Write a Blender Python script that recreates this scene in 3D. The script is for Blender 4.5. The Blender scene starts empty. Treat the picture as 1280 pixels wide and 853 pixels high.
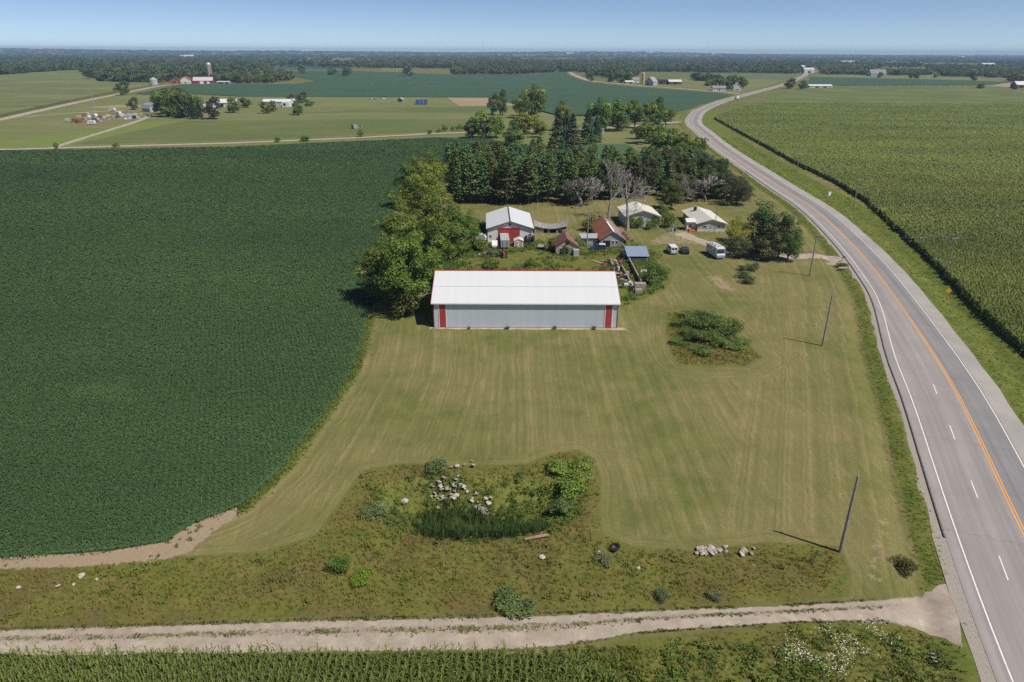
import bpy, bmesh, math, random
import numpy as np
from mathutils import Vector, Matrix

random.seed(7)
RNG = np.random.default_rng(11)
SC = bpy.context.scene
COL = SC.collection
PI = math.pi
R = math.radians

# ------------------------------------------------------------------ camera model (drone, 24 mm, 51 m up)
CAM_H, FPX = 51.0, 853.0
PITCH = math.atan((426.5 - 64.5) / FPX)
ROLL = R(0.25)

def ray(px, py):
    u, v = px - 640.0, py - 426.5
    c, s = math.cos(ROLL), math.sin(ROLL)
    u, v = u * c + v * s, -u * s + v * c
    cp, sp = math.cos(PITCH), math.sin(PITCH)
    return u, FPX * cp - v * sp, -(FPX * sp + v * cp)

def G(px, py, z=0.0):
    """ground point (x, y) seen at a photograph pixel, on the level plane z"""
    a, b, c = ray(px, py)
    t = (z - CAM_H) / c
    return (a * t, b * t)

def poly(pts, z=0.0):
    return np.array([G(x, y, z) for x, y in pts])

# ------------------------------------------------------------------ node helpers
def new_mat(name):
    m = bpy.data.materials.new(name)
    m.use_nodes = True
    nt = m.node_tree
    nt.nodes.clear()
    return m, nt

def setin(nt, node, key, v):
    s = node.inputs[key]
    if isinstance(v, bpy.types.NodeSocket):
        nt.links.new(v, s)
    else:
        if hasattr(s.default_value, '__len__') and not hasattr(v, '__len__'):
            v = [v] * len(s.default_value)
        if hasattr(s.default_value, '__len__') and len(s.default_value) == 4 and len(v) == 3:
            v = (*v, 1)
        s.default_value = v

def nd(nt, t, ins=None, **props):
    n = nt.nodes.new('ShaderNode' + t)
    for k, v in props.items():
        setattr(n, k, v)
    for k, v in (ins or {}).items():
        setin(nt, n, k, v)
    return n

def mixc(nt, f, a, b, blend='MIX'):
    n = nd(nt, 'Mix', data_type='RGBA', blend_type=blend)
    setin(nt, n, 0, f); setin(nt, n, 6, a); setin(nt, n, 7, b)
    return n.outputs[2]

def mth(nt, op, a, b=0.0, c=None):
    n = nd(nt, 'Math', operation=op)
    setin(nt, n, 0, a); setin(nt, n, 1, b)
    if c is not None: setin(nt, n, 2, c)
    return n.outputs[0]

def rng_(nt, v, a, b, c=0.0, d=1.0, smooth=True):
    n = nd(nt, 'MapRange', interpolation_type='SMOOTHSTEP' if smooth else 'LINEAR')
    setin(nt, n, 0, v); setin(nt, n, 1, a); setin(nt, n, 2, b); setin(nt, n, 3, c); setin(nt, n, 4, d)
    return n.outputs[0]

def noi(nt, vec, scale, detail=4, rough=0.55, dist=0.0, color=False):
    n = nd(nt, 'TexNoise', {'Scale': scale, 'Detail': detail, 'Roughness': rough, 'Distortion': dist})
    if vec is not None: nt.links.new(vec, n.inputs['Vector'])
    return n.outputs['Color' if color else 'Fac']

def pos(nt, sx=1, sy=1, sz=1, rot=0.0, obj=False):
    if obj:
        v = nd(nt, 'TexCoord').outputs['Object']
    else:
        v = nd(nt, 'NewGeometry').outputs['Position']
    m = nd(nt, 'Mapping', {'Scale': (sx, sy, sz), 'Rotation': (0, 0, rot)})
    nt.links.new(v, m.inputs['Vector'])
    return m.outputs['Vector']

def attr(nt, name):
    return nd(nt, 'Attribute', attribute_name=name).outputs['Fac']

def finish(nt, color, rough=0.8, spec=0.3, metal=0.0, bump=None, bstr=0.3, bdist=0.1, transl=0.0, up=0.0):
    p = nd(nt, 'BsdfPrincipled')
    nrm = None
    if up:                                   # leaves share the light of the mass they belong to
        a = nd(nt, 'VectorMath', {0: nd(nt, 'NewGeometry').outputs['Normal'], 1: (1 - up,) * 3}, operation='MULTIPLY').outputs[0]
        a = nd(nt, 'VectorMath', {0: a, 1: (0, 0, up)}, operation='ADD').outputs[0]
        nrm = nd(nt, 'VectorMath', {0: a}, operation='NORMALIZE').outputs[0]
        nt.links.new(nrm, p.inputs['Normal'])
    setin(nt, p, 'Base Color', color); setin(nt, p, 'Roughness', rough)
    setin(nt, p, 'Specular IOR Level', spec); setin(nt, p, 'Metallic', metal)
    if bump is not None:
        b = nd(nt, 'Bump', {'Strength': bstr, 'Distance': bdist})
        nt.links.new(bump, b.inputs['Height'])
        nt.links.new(b.outputs[0], p.inputs['Normal'])
    sh = p.outputs[0]
    if transl:
        t = nd(nt, 'BsdfTranslucent')
        setin(nt, t, 'Color', color)
        mx = nd(nt, 'MixShader', {0: transl})
        nt.links.new(sh, mx.inputs[1]); nt.links.new(t.outputs[0], mx.inputs[2])
        sh = mx.outputs[0]
    o = nd(nt, 'OutputMaterial')
    nt.links.new(sh, o.inputs['Surface'])

def paint(name, col, rough=0.6, var=0.25, scale=1.5, spec=0.3, metal=0.0, dirt=None, obj=True, bump=0.0):
    """a weathered solid colour"""
    m, nt = new_mat(name)
    v = pos(nt, obj=obj)
    n = noi(nt, v, scale, 6, 0.65)
    lo = tuple(c * (1 - var) for c in col); hi = tuple(min(1, c * (1 + var * 0.6)) for c in col)
    c = mixc(nt, rng_(nt, n, 0.3, 0.7), lo, hi)
    if dirt:
        n2 = noi(nt, v, scale * 2.7, 5, 0.7)
        c = mixc(nt, rng_(nt, n2, 0.52, 0.72), c, dirt)
    finish(nt, c, rough, spec, metal, bump=n if bump else None, bstr=bump, bdist=0.05)
    return m

def ribbed(name, col, axis='x', period=0.3, rough=0.45, metal=0.0, rust=None, rust_amt=0.5, streak=0.12, seam=False):
    """corrugated / ribbed sheet steel: ribs run across `axis`"""
    m, nt = new_mat(name)
    v = pos(nt, obj=True)
    sx = nd(nt, 'SeparateXYZ'); nt.links.new(v, sx.inputs[0])
    a = sx.outputs['XYZ'.index(axis.upper())]
    w = mth(nt, 'FRACT', mth(nt, 'DIVIDE', a, period))
    rib = rng_(nt, mth(nt, 'ABSOLUTE', mth(nt, 'SUBTRACT', w, 0.5)), 0.0, 0.16, 1.0, 0.0)
    # sheet to sheet differences: each 0.9 m panel has its own fading
    panel = nd(nt, 'TexWhiteNoise', noise_dimensions='1D')
    nt.links.new(mth(nt, 'FLOOR', mth(nt, 'DIVIDE', a, period * 3.0)), panel.inputs['W'])
    st = noi(nt, pos(nt, *( (3, .25, .25) if axis == 'x' else (.25, 3, .25)), obj=True), 1.0, 5, .7)
    k = mth(nt, 'ADD', mth(nt, 'MULTIPLY', panel.outputs[0], streak * .55), mth(nt, 'MULTIPLY', st, streak))
    c = mixc(nt, k, col, tuple(x * .45 for x in col))
    c = mixc(nt, mth(nt, 'MULTIPLY', rib, .15), c, tuple(x * .6 for x in col))
    if rust:
        rn = noi(nt, pos(nt, *((1.2, .35, .35) if axis == 'x' else (.35, 1.2, .35)), obj=True), .9, 8, .72)
        c = mixc(nt, rng_(nt, rn, .62 - rust_amt * .4, .72 - rust_amt * .3), c, rust)
    finish(nt, c, rough, .4, metal, bump=rib, bstr=.25, bdist=.02)
    return m

# ------------------------------------------------------------------ mesh helpers
class MB:
    def __init__(s):
        s.v, s.f = [], []
    def add(s, verts, faces):
        o = len(s.v)
        s.v += [tuple(p) for p in verts]
        s.f += [tuple(i + o for i in f) for f in faces]
        return s
    def box(s, c, d, rot=0.0, taper=1.0):
        x, y, z = d[0] / 2, d[1] / 2, d[2] / 2
        cr, sr = math.cos(rot), math.sin(rot)
        vs = []
        for sz in (-1, 1):
            t = taper if sz > 0 else 1
            for sx, sy in ((-1, -1), (1, -1), (1, 1), (-1, 1)):
                a, b = sx * x * t, sy * y * t
                vs.append((c[0] + a * cr - b * sr, c[1] + a * sr + b * cr, c[2] + sz * z))
        return s.add(vs, [(3, 2, 1, 0), (4, 5, 6, 7), (0, 1, 5, 4), (1, 2, 6, 5), (2, 3, 7, 6), (3, 0, 4, 7)])
    def tube(s, pts, rad, n=6, cap=True):
        pts = [Vector(p) for p in pts]
        if not hasattr(rad, '__len__'): rad = [rad] * len(pts)
        vs, fs = [], []
        for i, p in enumerate(pts):
            d = (pts[min(i + 1, len(pts) - 1)] - pts[max(i - 1, 0)])
            d.normalize()
            u = d.orthogonal().normalized() if abs(d.z) < .99 else Vector((1, 0, 0))
            w = d.cross(u).normalized(); u = w.cross(d).normalized()
            for k in range(n):
                a = 2 * PI * k / n
                vs.append(p + (u * math.cos(a) + w * math.sin(a)) * rad[i])
        for i in range(len(pts) - 1):
            for k in range(n):
                k2 = (k + 1) % n
                fs.append((i * n + k, i * n + k2, (i + 1) * n + k2, (i + 1) * n + k))
        if cap:
            fs.append(tuple(range(n))[::-1]); fs.append(tuple((len(pts) - 1) * n + k for k in range(n)))
        return s.add(vs, fs)
    def cyl(s, c, r, h, n=16, axis='z', r2=None):
        a = {'x': Vector((1, 0, 0)), 'y': Vector((0, 1, 0)), 'z': Vector((0, 0, 1))}[axis]
        c = Vector(c)
        return s.tube([c - a * h / 2, c + a * h / 2], [r, r if r2 is None else r2], n)
    def dome(s, c, r, h, n=16, m=5):
        vs, fs = [], []
        for i in range(m):
            t = i / m * PI / 2
            for k in range(n):
                a = 2 * PI * k / n
                vs.append((c[0] + r * math.cos(t) * math.cos(a), c[1] + r * math.cos(t) * math.sin(a), c[2] + h * math.sin(t)))
        vs.append((c[0], c[1], c[2] + h))
        for i in range(m - 1):
            for k in range(n):
                k2 = (k + 1) % n
                fs.append((i * n + k, i * n + k2, (i + 1) * n + k2, (i + 1) * n + k))
        for k in range(n):
            fs.append(((m - 1) * n + k, (m - 1) * n + (k + 1) % n, m * n))
        return s.add(vs, fs)
    def prism(s, prof, a, b, axis='x'):
        """profile in (p, z) extruded along axis from a to b"""
        n = len(prof)
        mk = (lambda t, p, z: (t, p, z)) if axis == 'x' else (lambda t, p, z: (p, t, z))
        vs = [mk(a, p, z) for p, z in prof] + [mk(b, p, z) for p, z in prof]
        fs = [tuple(range(n))[::-1], tuple(range(n, 2 * n))]
        fs += [(i, (i + 1) % n, n + (i + 1) % n, n + i) for i in range(n)]
        return s.add(vs, fs)
    def build(s, name, mat, parent=None, bevel=0.0, smooth=False):
        me = bpy.data.meshes.new(name)
        me.from_pydata(s.v, [], s.f)
        bm = bmesh.new(); bm.from_mesh(me)
        bmesh.ops.recalc_face_normals(bm, faces=bm.faces)
        if bevel:
            bmesh.ops.bevel(bm, geom=bm.edges, offset=bevel, segments=2, affect='EDGES', profile=.6)
        bm.to_mesh(me); bm.free()
        if smooth:
            for p in me.polygons: p.use_smooth = True
        me.materials.append(mat)
        o = bpy.data.objects.new(name, me)
        COL.objects.link(o)
        if parent: o.parent = parent
        return o

def npmesh(name, V, F, mat, attrs=None, parent=None, smooth=False, link=True):
    me = bpy.data.meshes.new(name)
    V = np.ascontiguousarray(V, dtype=np.float32); F = np.ascontiguousarray(F, dtype=np.int32)
    m, k = F.shape
    me.vertices.add(len(V)); me.vertices.foreach_set('co', V.ravel())
    me.loops.add(m * k); me.loops.foreach_set('vertex_index', F.ravel())
    me.polygons.add(m); me.polygons.foreach_set('loop_start', np.arange(m, dtype=np.int32) * k)
    me.update(calc_edges=True)
    for nm, (dom, arr) in (attrs or {}).items():
        a = me.attributes.new(nm, 'FLOAT', dom)
        a.data.foreach_set('value', np.ascontiguousarray(arr, dtype=np.float32))
    if smooth:
        me.polygons.foreach_set('use_smooth', np.ones(m, dtype=bool))
    me.materials.append(mat)
    if not link: return me
    o = bpy.data.objects.new(name, me)
    COL.objects.link(o)
    if parent: o.parent = parent
    return o

def tag(o, label=None, cat=None, group=None, kind=None):
    if label: o['label'] = label
    if cat: o['category'] = cat
    if group: o['group'] = group
    if kind: o['kind'] = kind
    return o

def thing(name, label, cat, loc=(0, 0, 0), rz=0.0, group=None):
    o = bpy.data.objects.new(name, None)
    o.empty_display_size = .3
    COL.objects.link(o)
    o.location = loc; o.rotation_euler = (0, 0, rz)
    return tag(o, label, cat, group)

def link_mesh(name, me, parent=None, color=None):
    o = bpy.data.objects.new(name, me)
    COL.objects.link(o)
    if parent: o.parent = parent
    if color: o.color = (*color, 1)
    return o

def copy_thing(root, loc, rz, label=None, group=None, scale=None):
    r = root.copy(); COL.objects.link(r); r.location = loc; r.rotation_euler = (0, 0, rz)
    if label: r['label'] = label
    if group: r['group'] = group
    if scale: r.scale = scale
    for ch in list(root.children):
        c = ch.copy(); COL.objects.link(c); c.parent = r
        for g in list(ch.children):
            d = g.copy(); COL.objects.link(d); d.parent = c
    return r

# ------------------------------------------------------------------ 2-D geometry on arrays
def seg_dist(P, A, B):
    d = B - A
    t = np.clip(((P - A) @ d) / max(d @ d, 1e-9), 0, 1)
    q = P - (A + t[:, None] * d)
    return np.hypot(q[:, 0], q[:, 1]), t, q

def line_dist(P, L):
    best = np.full(len(P), 1e9)
    for A, B in zip(L[:-1], L[1:]):
        d, _, _ = seg_dist(P, A, B)
        best = np.minimum(best, d)
    return best

def inside(P, L):
    x, y = P[:, 0], P[:, 1]
    r = np.zeros(len(P), bool)
    for A, B in zip(L, np.roll(L, -1, 0)):
        c = ((A[1] > y) != (B[1] > y)) & (x < (B[0] - A[0]) * (y - A[1]) / ((B[1] - A[1]) or 1e-9) + A[0])
        r ^= c
    return r

def sdf(P, L):
    d = line_dist(P, np.vstack([L, L[:1]]))
    return np.where(inside(P, L), d, -d)

def sstep(a, b, x):
    t = np.clip((x - a) / (b - a), 0, 1)
    return t * t * (3 - 2 * t)

def wob(X, Y, s, seed=0.0):
    """smooth pseudo noise, about -1..1"""
    a = np.sin(X / s * 1.7 + seed * 3.1 + 1.3 * np.sin(Y / s * 1.1 + seed))
    b = np.sin(Y / s * 1.9 + seed * 1.7 + 1.1 * np.sin(X / s * 1.3 - seed))
    c = np.sin((X + Y) / s * 2.9 + seed) * np.sin((X - Y) / s * 2.3 - seed * 2)
    return (a + b + c) / 3.0

def spline(P, step):
    """Catmull-Rom through P, resampled every `step` metres"""
    P = np.asarray(P, float)
    Q = np.vstack([2 * P[0] - P[1], P, 2 * P[-1] - P[-2]])
    out = []
    for i in range(1, len(Q) - 2):
        p0, p1, p2, p3 = Q[i - 1:i + 3]
        n = max(2, int(np.hypot(*(p2 - p1)) / step) + 1)
        for t in np.linspace(0, 1, n, endpoint=False):
            out.append(.5 * ((2 * p1) + (p2 - p0) * t + (2 * p0 - 5 * p1 + 4 * p2 - p3) * t * t + (3 * p1 - p0 - 3 * p2 + p3) * t ** 3))
    out.append(P[-1])
    return np.array(out)

def resample(L, n):
    d = np.r_[0, np.cumsum(np.hypot(*np.diff(L, axis=0).T))]
    s = np.linspace(0, d[-1], n)
    return np.c_[np.interp(s, d, L[:, 0]), np.interp(s, d, L[:, 1])]

def normals2(L):
    t = np.gradient(L, axis=0)
    t /= np.hypot(t[:, 0], t[:, 1])[:, None] + 1e-9
    return np.c_[t[:, 1], -t[:, 0]]          # to the right of travel
# ------------------------------------------------------------------ light and air
SKY = (.078, .42, 0.0, 1.7)        # strength, air, dust, ozone
SUN_E, EXPO, HAZE = 3.9, 0.36, .00009
# ------------------------------------------------------------------ the highway centre line
_road_px = [(1280, 668), (1223, 545.6), (1190.4, 480), (1141, 403.7), (1092.5, 336), (1055, 295), (1017.5, 261), (980, 237),
            (921.6, 198.6), (896, 180.5), (879.5, 166), (866, 153), (873.5, 139.6), (895, 129.5), (919, 122), (960, 111.2), (985, 104), (1004, 95.4), (1020, 89)]
_rp = [np.array(G(*p)) for p in _road_px]
_d0 = (_rp[0] - _rp[1]) / np.hypot(*(_rp[0] - _rp[1]))
_rp = [_rp[0] + _d0 * 60 + np.array([4.0, 0]), _rp[0] + _d0 * 28 + np.array([.8, 0])] + _rp
_d1 = (_rp[-1] - _rp[-2]) / np.hypot(*(_rp[-1] - _rp[-2]))
_rp += [_rp[-1] + _d1 * 700 + np.array([160, 0])]
ROAD = spline(_rp, 4.0)
for _ in range(12):                                            # smooth out the pixel steps
    ROAD[1:-1] = (ROAD[:-2] + 2 * ROAD[1:-1] + ROAD[2:]) / 4
ROAD = resample(ROAD, 700)
ROADN = normals2(ROAD)
LEFT_W = 3.75 + 3.55 * (1 - sstep(103, 152, ROAD[:, 1]))       # bypass lane on the near left
RIGHT_W = np.full(len(ROAD), 3.9)
SH_R, SH_L = 3.1, 1.35

def road_offset(P):
    """signed distance from the highway centre line (right positive), and left width there; far points get 1e3"""
    out = np.full(len(P), 1e3); lw = np.full(len(P), 3.75)
    sel = np.where((P[:, 1] < 2600) & (P[:, 0] > -60) & (P[:, 0] < 1400))[0]
    for ch in np.array_split(sel, max(1, len(sel) // 20000)):
        if not len(ch): continue
        Q = P[ch]
        d2 = ((Q[:, None, :] - ROAD[None, ::2, :]) ** 2).sum(2)
        i = d2.argmin(1) * 2
        off = ((Q - ROAD[i]) * ROADN[i]).sum(1)
        dist = np.sqrt(d2.min(1))
        off = np.where(dist > 60, np.sign(off) * dist, off)
        out[ch] = off; lw[ch] = LEFT_W[i]
    return out, lw

# ------------------------------------------------------------------ zones, traced on the ground
SOY = poly([(-700, 196), (-60, 190), (100, 188), (300, 184), (430, 178), (545, 173), (600, 174), (650, 181), (690, 184), (740, 180), (785, 181),
            (806, 195), (790, 206), (640, 214), (560, 222), (500, 240), (492, 262), (480, 300), (470, 340), (464, 380), (460, 398), (448, 440), (436, 470),
            (400, 522), (352, 585), (300, 632), (276, 642), (240, 655), (200, 678), (140, 688), (80, 692), (0, 700), (-120, 702), (-900, 706)])
SOIL = poly([(-300, 690), (0, 680), (120, 680), (200, 664), (262, 632), (300, 622), (296, 645), (270, 662), (235, 690), (200, 700), (110, 708), (0, 712), (-300, 716)])
VERGE = poly([(-400, 716), (0, 712), (120, 705), (235, 696), (330, 690), (398, 668), (440, 606), (455, 588), (500, 580), (600, 583), (660, 580), (690, 568), (722, 562), (742, 575),
              (750, 600), (748, 640), (752, 668), (790, 684), (860, 690), (960, 678), (1050, 684), (1062, 715), (1060, 742), (1000, 752), (800, 762), (600, 770),
              (300, 773), (0, 786), (-400, 792)])
POND = poly([(470, 600), (520, 588), (620, 590), (700, 585), (735, 605), (730, 650), (690, 672), (600, 682), (530, 680), (470, 660), (450, 630)])
REEDS = poly([(512, 652), (524, 626), (560, 614), (612, 626), (655, 632), (688, 646), (690, 660), (650, 672), (580, 678), (518, 672)])
MOUND = poly([(834, 392), (870, 388), (905, 396), (925, 420), (952, 447), (930, 458), (850, 456), (838, 440), (832, 415)])
WEEDS_SE = poly([(700, 822), (800, 800), (900, 788), (1000, 780), (1100, 780), (1160, 788), (1192, 800), (1206, 818), (1210, 900), (690, 900)])
YARD = poly([(556, 330), (560, 300), (590, 270), (640, 300), (700, 300), (740, 295), (790, 300), (830, 320), (838, 352), (806, 372), (772, 378), (772, 342), (560, 342)])
JUNKW = poly([(770, 330), (815, 322), (838, 345), (830, 362), (806, 372), (776, 385), (768, 345)])
BAREYARD = poly([(806, 300), (830, 290), (848, 286), (862, 288), (880, 300), (900, 308), (896, 313), (868, 306), (838, 306), (812, 308)])
TANPATCH = poly([(880, 345), (900, 342), (925, 362), (918, 368), (890, 358)])
CORN_R = poly([(1500, 640), (1345, 500), (1278, 440), (1230, 396), (1158, 322), (1084, 254), (1046, 230), (1000, 208), (942, 176), (900, 153), (893, 149), (905, 143),
               (930, 134), (960, 124.5), (985, 117), (1010, 111.5), (1100, 110), (1200, 110.5), (1300, 113), (1700, 120), (2600, 400), (2600, 640)])
CORN_S = np.array([(-75, 44.6), (-20, 44.9), (0, 45.2), (4.6, 45.0), (8, 43.4), (12.5, 39), (10, 24), (-75, 22)])

SOY_EDGE = SOY[20:35]

def base_z(X, Y):
    """the lie of the land"""
    P = np.c_[X, Y]
    z = 0.10 * wob(X, Y, 23, .4) + .05 * wob(X, Y, 7, 2.2)
    near = Y < 420
    z = np.where(near, z, 0.0)
    off, lw = road_offset(P)
    le = -off - lw - SH_L                                      # beyond the left pavement edge
    re = off - 3.9 - SH_R
    onroad = (le < .6) & (re < .6)
    z = z - .55 * np.exp(-((le - 4.2) / 1.7) ** 2) * (Y < 330) - .75 * np.exp(-((re - 5.0) / 2.0) ** 2) * (Y < 500)
    z = np.where(onroad, -.03, np.where((le < 1.5) | (re < 1.5), np.minimum(z, -.02), z))
    s = sdf(P, POND); v = sdf(P, VERGE)
    z = z - 2.1 * sstep(-.3, 6.0, s) * (Y < 100)
    z = z + .35 * sstep(0, 3, v) * wob(X, Y, 4.0, 5.0) * (Y < 100) * (s < 0)
    z = z + .8 * sstep(0, 8, sdf(P, MOUND))
    # low wooded hills on the skyline
    hill = sstep(6500, 10500, Y) * (16 + 14 * np.sin(X / 2300. + 1.0) * np.sin(X / 900. + .4) + 12 * np.sin(X / 4300. + 2.3))
    hill = hill + 26 * np.exp(-((X + 5600) / 2600.) ** 2 - ((Y - 9000) / 1600.) ** 2)
    hill = hill + 14 * np.exp(-((X - 2600) / 1500.) ** 2 - ((Y - 10500) / 1500.) ** 2)
    return z + np.maximum(hill, 0)

def grid_lines():
    xs = np.arange(-110, 110.01, .55)
    ox = [110.]
    st = .8
    while ox[-1] < 26000:
        ox.append(ox[-1] + st); st *= 1.13
    ox = np.array(ox[1:])
    xs = np.r_[-ox[::-1], xs, ox]
    ys = np.r_[-400, -200, -100, -50, -20, 0, 10, 20, 28, 34, np.arange(38, 150, .5), np.arange(150, 240, .9), np.arange(240, 460, 2.2)]
    oy = [460.]; st = 3.
    while oy[-1] < 16000:
        oy.append(oy[-1] + st); st *= 1.09
    return xs, np.r_[ys, oy]

xs, ys = grid_lines()
GX, GY = np.meshgrid(xs, ys)
gx, gy = GX.ravel(), GY.ravel()
GZ = base_z(gx, gy)
GP = np.c_[gx, gy]

def zone(L, lo=-1.2, hi=1.2):
    out = np.zeros(len(GP), np.float32)
    bb = (gx > L[:, 0].min() - 9) & (gx < L[:, 0].max() + 9) & (gy > L[:, 1].min() - 9) & (gy < L[:, 1].max() + 9)
    out[bb] = sstep(lo, hi, sdf(GP[bb], L))
    return out

off, lw = road_offset(GP)
le, re = -off - lw - SH_L, off - 3.9 - SH_R
farcut = (gy < 700)
side_l = sstep(-.5, .6, le) * (1 - sstep(2.6, 4.6, le)) * farcut
side_r = sstep(-.5, .6, re) * (1 - sstep(11, 15, re)) * farcut
z_rough = np.clip(zone(VERGE) + zone(MOUND) + zone(WEEDS_SE) + .75 * zone(YARD, -2, 3) + zone(JUNKW), 0, 1)
z_lush = np.clip(.9 * side_l + side_r + .6 * zone(POND, -1, 2) + .5 * zone(WEEDS_SE) + .5 * zone(YARD, -2, 3) + .6 * zone(JUNKW), 0, 1)
d_edge = line_dist(GP, SOY_EDGE)
z_lush = np.maximum(z_lush, .95 * (1 - sstep(.8, 2.2, d_edge)) * (gy > 66) * (gy < 135))
z_bare = np.clip(zone(SOIL) + .52 * zone(BAREYARD, -2.5, 2.5) + .55 * zone(TANPATCH, -2, 2) + .75 * (sstep(-.4, 0, le) * (1 - sstep(.5, 1.8, le))) * farcut, 0, 1)
z_bare = np.maximum(z_bare, .40 * zone(poly([(1078, 480), (1106, 500), (1140, 690), (1120, 742), (1066, 738), (1064, 690), (1098, 600)]), -1, 2))
z_bare = np.maximum(z_bare, .35 * zone(VERGE, 0, 4) * (wob(gx, gy, 7, 9.) > .35))
d_soy = line_dist(GP, SOY_EDGE)
d_pond = np.maximum(-sdf(GP, POND), 0) if False else np.abs(sdf(GP, VERGE))
d_mnd = np.abs(sdf(GP, MOUND))
stripe = np.minimum(np.minimum(d_soy, np.where(np.abs(le) < 900, np.abs(le), 1e3)), 24.0)
stripe = np.where(stripe < 24, stripe, 24 + (gx + 200) * 1.0)
stripe = np.where(d_mnd < 5, 500 + d_mnd, stripe)
stripe = np.where((d_pond < 2.2), 700 + d_pond, stripe)
mown = (1 - sstep(.1, .5, z_rough)) * (gy < 330)

def ground_material():
    m, nt = new_mat('ground_grass')
    p = pos(nt)
    rough, lush, bare, st, mow = (attr(nt, k) for k in ('z_rough', 'z_lush', 'z_bare', 'stripe', 'mown'))
    big = noi(nt, p, .035, 4, .6); mid = noi(nt, p, .22, 5, .62); fine = noi(nt, p, 2.2, 5, .7); tiny = noi(nt, p, 9.0, 3, .7)
    # mown hay: straw lying over green stubble, in swaths
    cmb = nd(nt, 'CombineXYZ'); nt.links.new(mth(nt, 'ADD', mth(nt, 'MULTIPLY', st, 1.0), mth(nt, 'MULTIPLY', mth(nt, 'SUBTRACT', mid, .5), 1.1)), cmb.inputs[0])
    sw = noi(nt, cmb.outputs[0], .8, 4, .8)
    sw2 = noi(nt, pos(nt, 1.6, .16, 1), 1.0, 4, .7)
    green = mixc(nt, rng_(nt, mid, .3, .7), (.098, .118, .030), (.150, .160, .046))
    green = mixc(nt, rng_(nt, big, .35, .68), green, (.185, .165, .062))
    straw = mixc(nt, fine, (.23, .185, .080), (.37, .295, .145))
    k = mth(nt, 'ADD', mth(nt, 'MULTIPLY', mth(nt, 'MULTIPLY', rng_(nt, sw, .40, .66), rng_(nt, noi(nt, p, .16, 5, .7), .30, .62, .25, 1.0)), .85), mth(nt, 'MULTIPLY', rng_(nt, sw2, .46, .72), .42))
    k = mth(nt, 'MULTIPLY', k, mth(nt, 'ADD', .35, mth(nt, 'MULTIPLY', rng_(nt, big, .3, .6), .65)))
    k = mth(nt, 'MULTIPLY', mth(nt, 'ADD', k, mth(nt, 'MULTIPLY', mth(nt, 'SUBTRACT', fine, .5), .55)), mow)
    c = mixc(nt, k, green, straw)
    c = mixc(nt, rng_(nt, tiny, .35, .75, 0, .35), c, (.05, .055, .018))
    # rough, unmown growth
    rn = noi(nt, p, .30, 6, .68); rn2 = noi(nt, pos(nt, 1, 1, 1, .7), .55, 5, .7)
    rg = mixc(nt, rng_(nt, rn, .42, .72), (.152, .158, .034), (.215, .172, .062))
    rg = mixc(nt, rng_(nt, rn2, .5, .68), rg, (.110, .146, .030))
    rn3 = noi(nt, p, .13, 5, .65)
    rg = mixc(nt, rng_(nt, rn3, .44, .62, 0, .62), rg, (.130, .096, .042))
    rg = mixc(nt, rng_(nt, rn3, .46, .30, 0, .5), rg, (.090, .120, .026))
    rg = mixc(nt, rng_(nt, fine, .3, .75, 0, .5), rg, (.045, .045, .014))
    f = mth(nt, 'ADD', rough, mth(nt, 'MULTIPLY', mth(nt, 'SUBTRACT', fine, .5), .9))
    c = mixc(nt, rng_(nt, f, .35, .65), c, rg)
    lg = mixc(nt, rng_(nt, rn, .38, .66), (.105, .150, .026), (.175, .190, .044))
    lg = mixc(nt, rng_(nt, fine, .35, .8, 0, .5), lg, (.035, .05, .012))
    f = mth(nt, 'ADD', lush, mth(nt, 'MULTIPLY', mth(nt, 'SUBTRACT', rn, .5), 1.1))
    c = mixc(nt, rng_(nt, f, .35, .75, 0, .85), c, lg)
    br = mixc(nt, fine, (.25, .185, .115), (.40, .315, .215))
    br = mixc(nt, rng_(nt, tiny, .4, .7, 0, .4), br, (.22, .16, .10))
    f = mth(nt, 'ADD', bare, mth(nt, 'MULTIPLY', mth(nt, 'SUBTRACT', noi(nt, p, .9, 7, .75), .5), 1.5))
    c = mixc(nt, rng_(nt, f, .42, .62), c, br)
    h = mth(nt, 'ADD', mth(nt, 'MULTIPLY', fine, .7), mth(nt, 'MULTIPLY', tiny, .4))
    finish(nt, c, .95, .08, bump=h, bstr=.7, bdist=.16)
    return m

nx, ny = len(xs), len(ys)
ii = (np.arange(ny - 1)[:, None] * nx + np.arange(nx - 1)[None, :]).ravel()
GF = np.c_[ii, ii + 1, ii + nx + 1, ii + nx]
g = npmesh('ground', np.c_[gx, gy, GZ], GF, ground_material(),
           {k: ('POINT', v) for k, v in dict(z_rough=z_rough, z_lush=z_lush, z_bare=z_bare, stripe=stripe, mown=mown).items()}, smooth=True)
tag(g, kind='structure')

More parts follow.
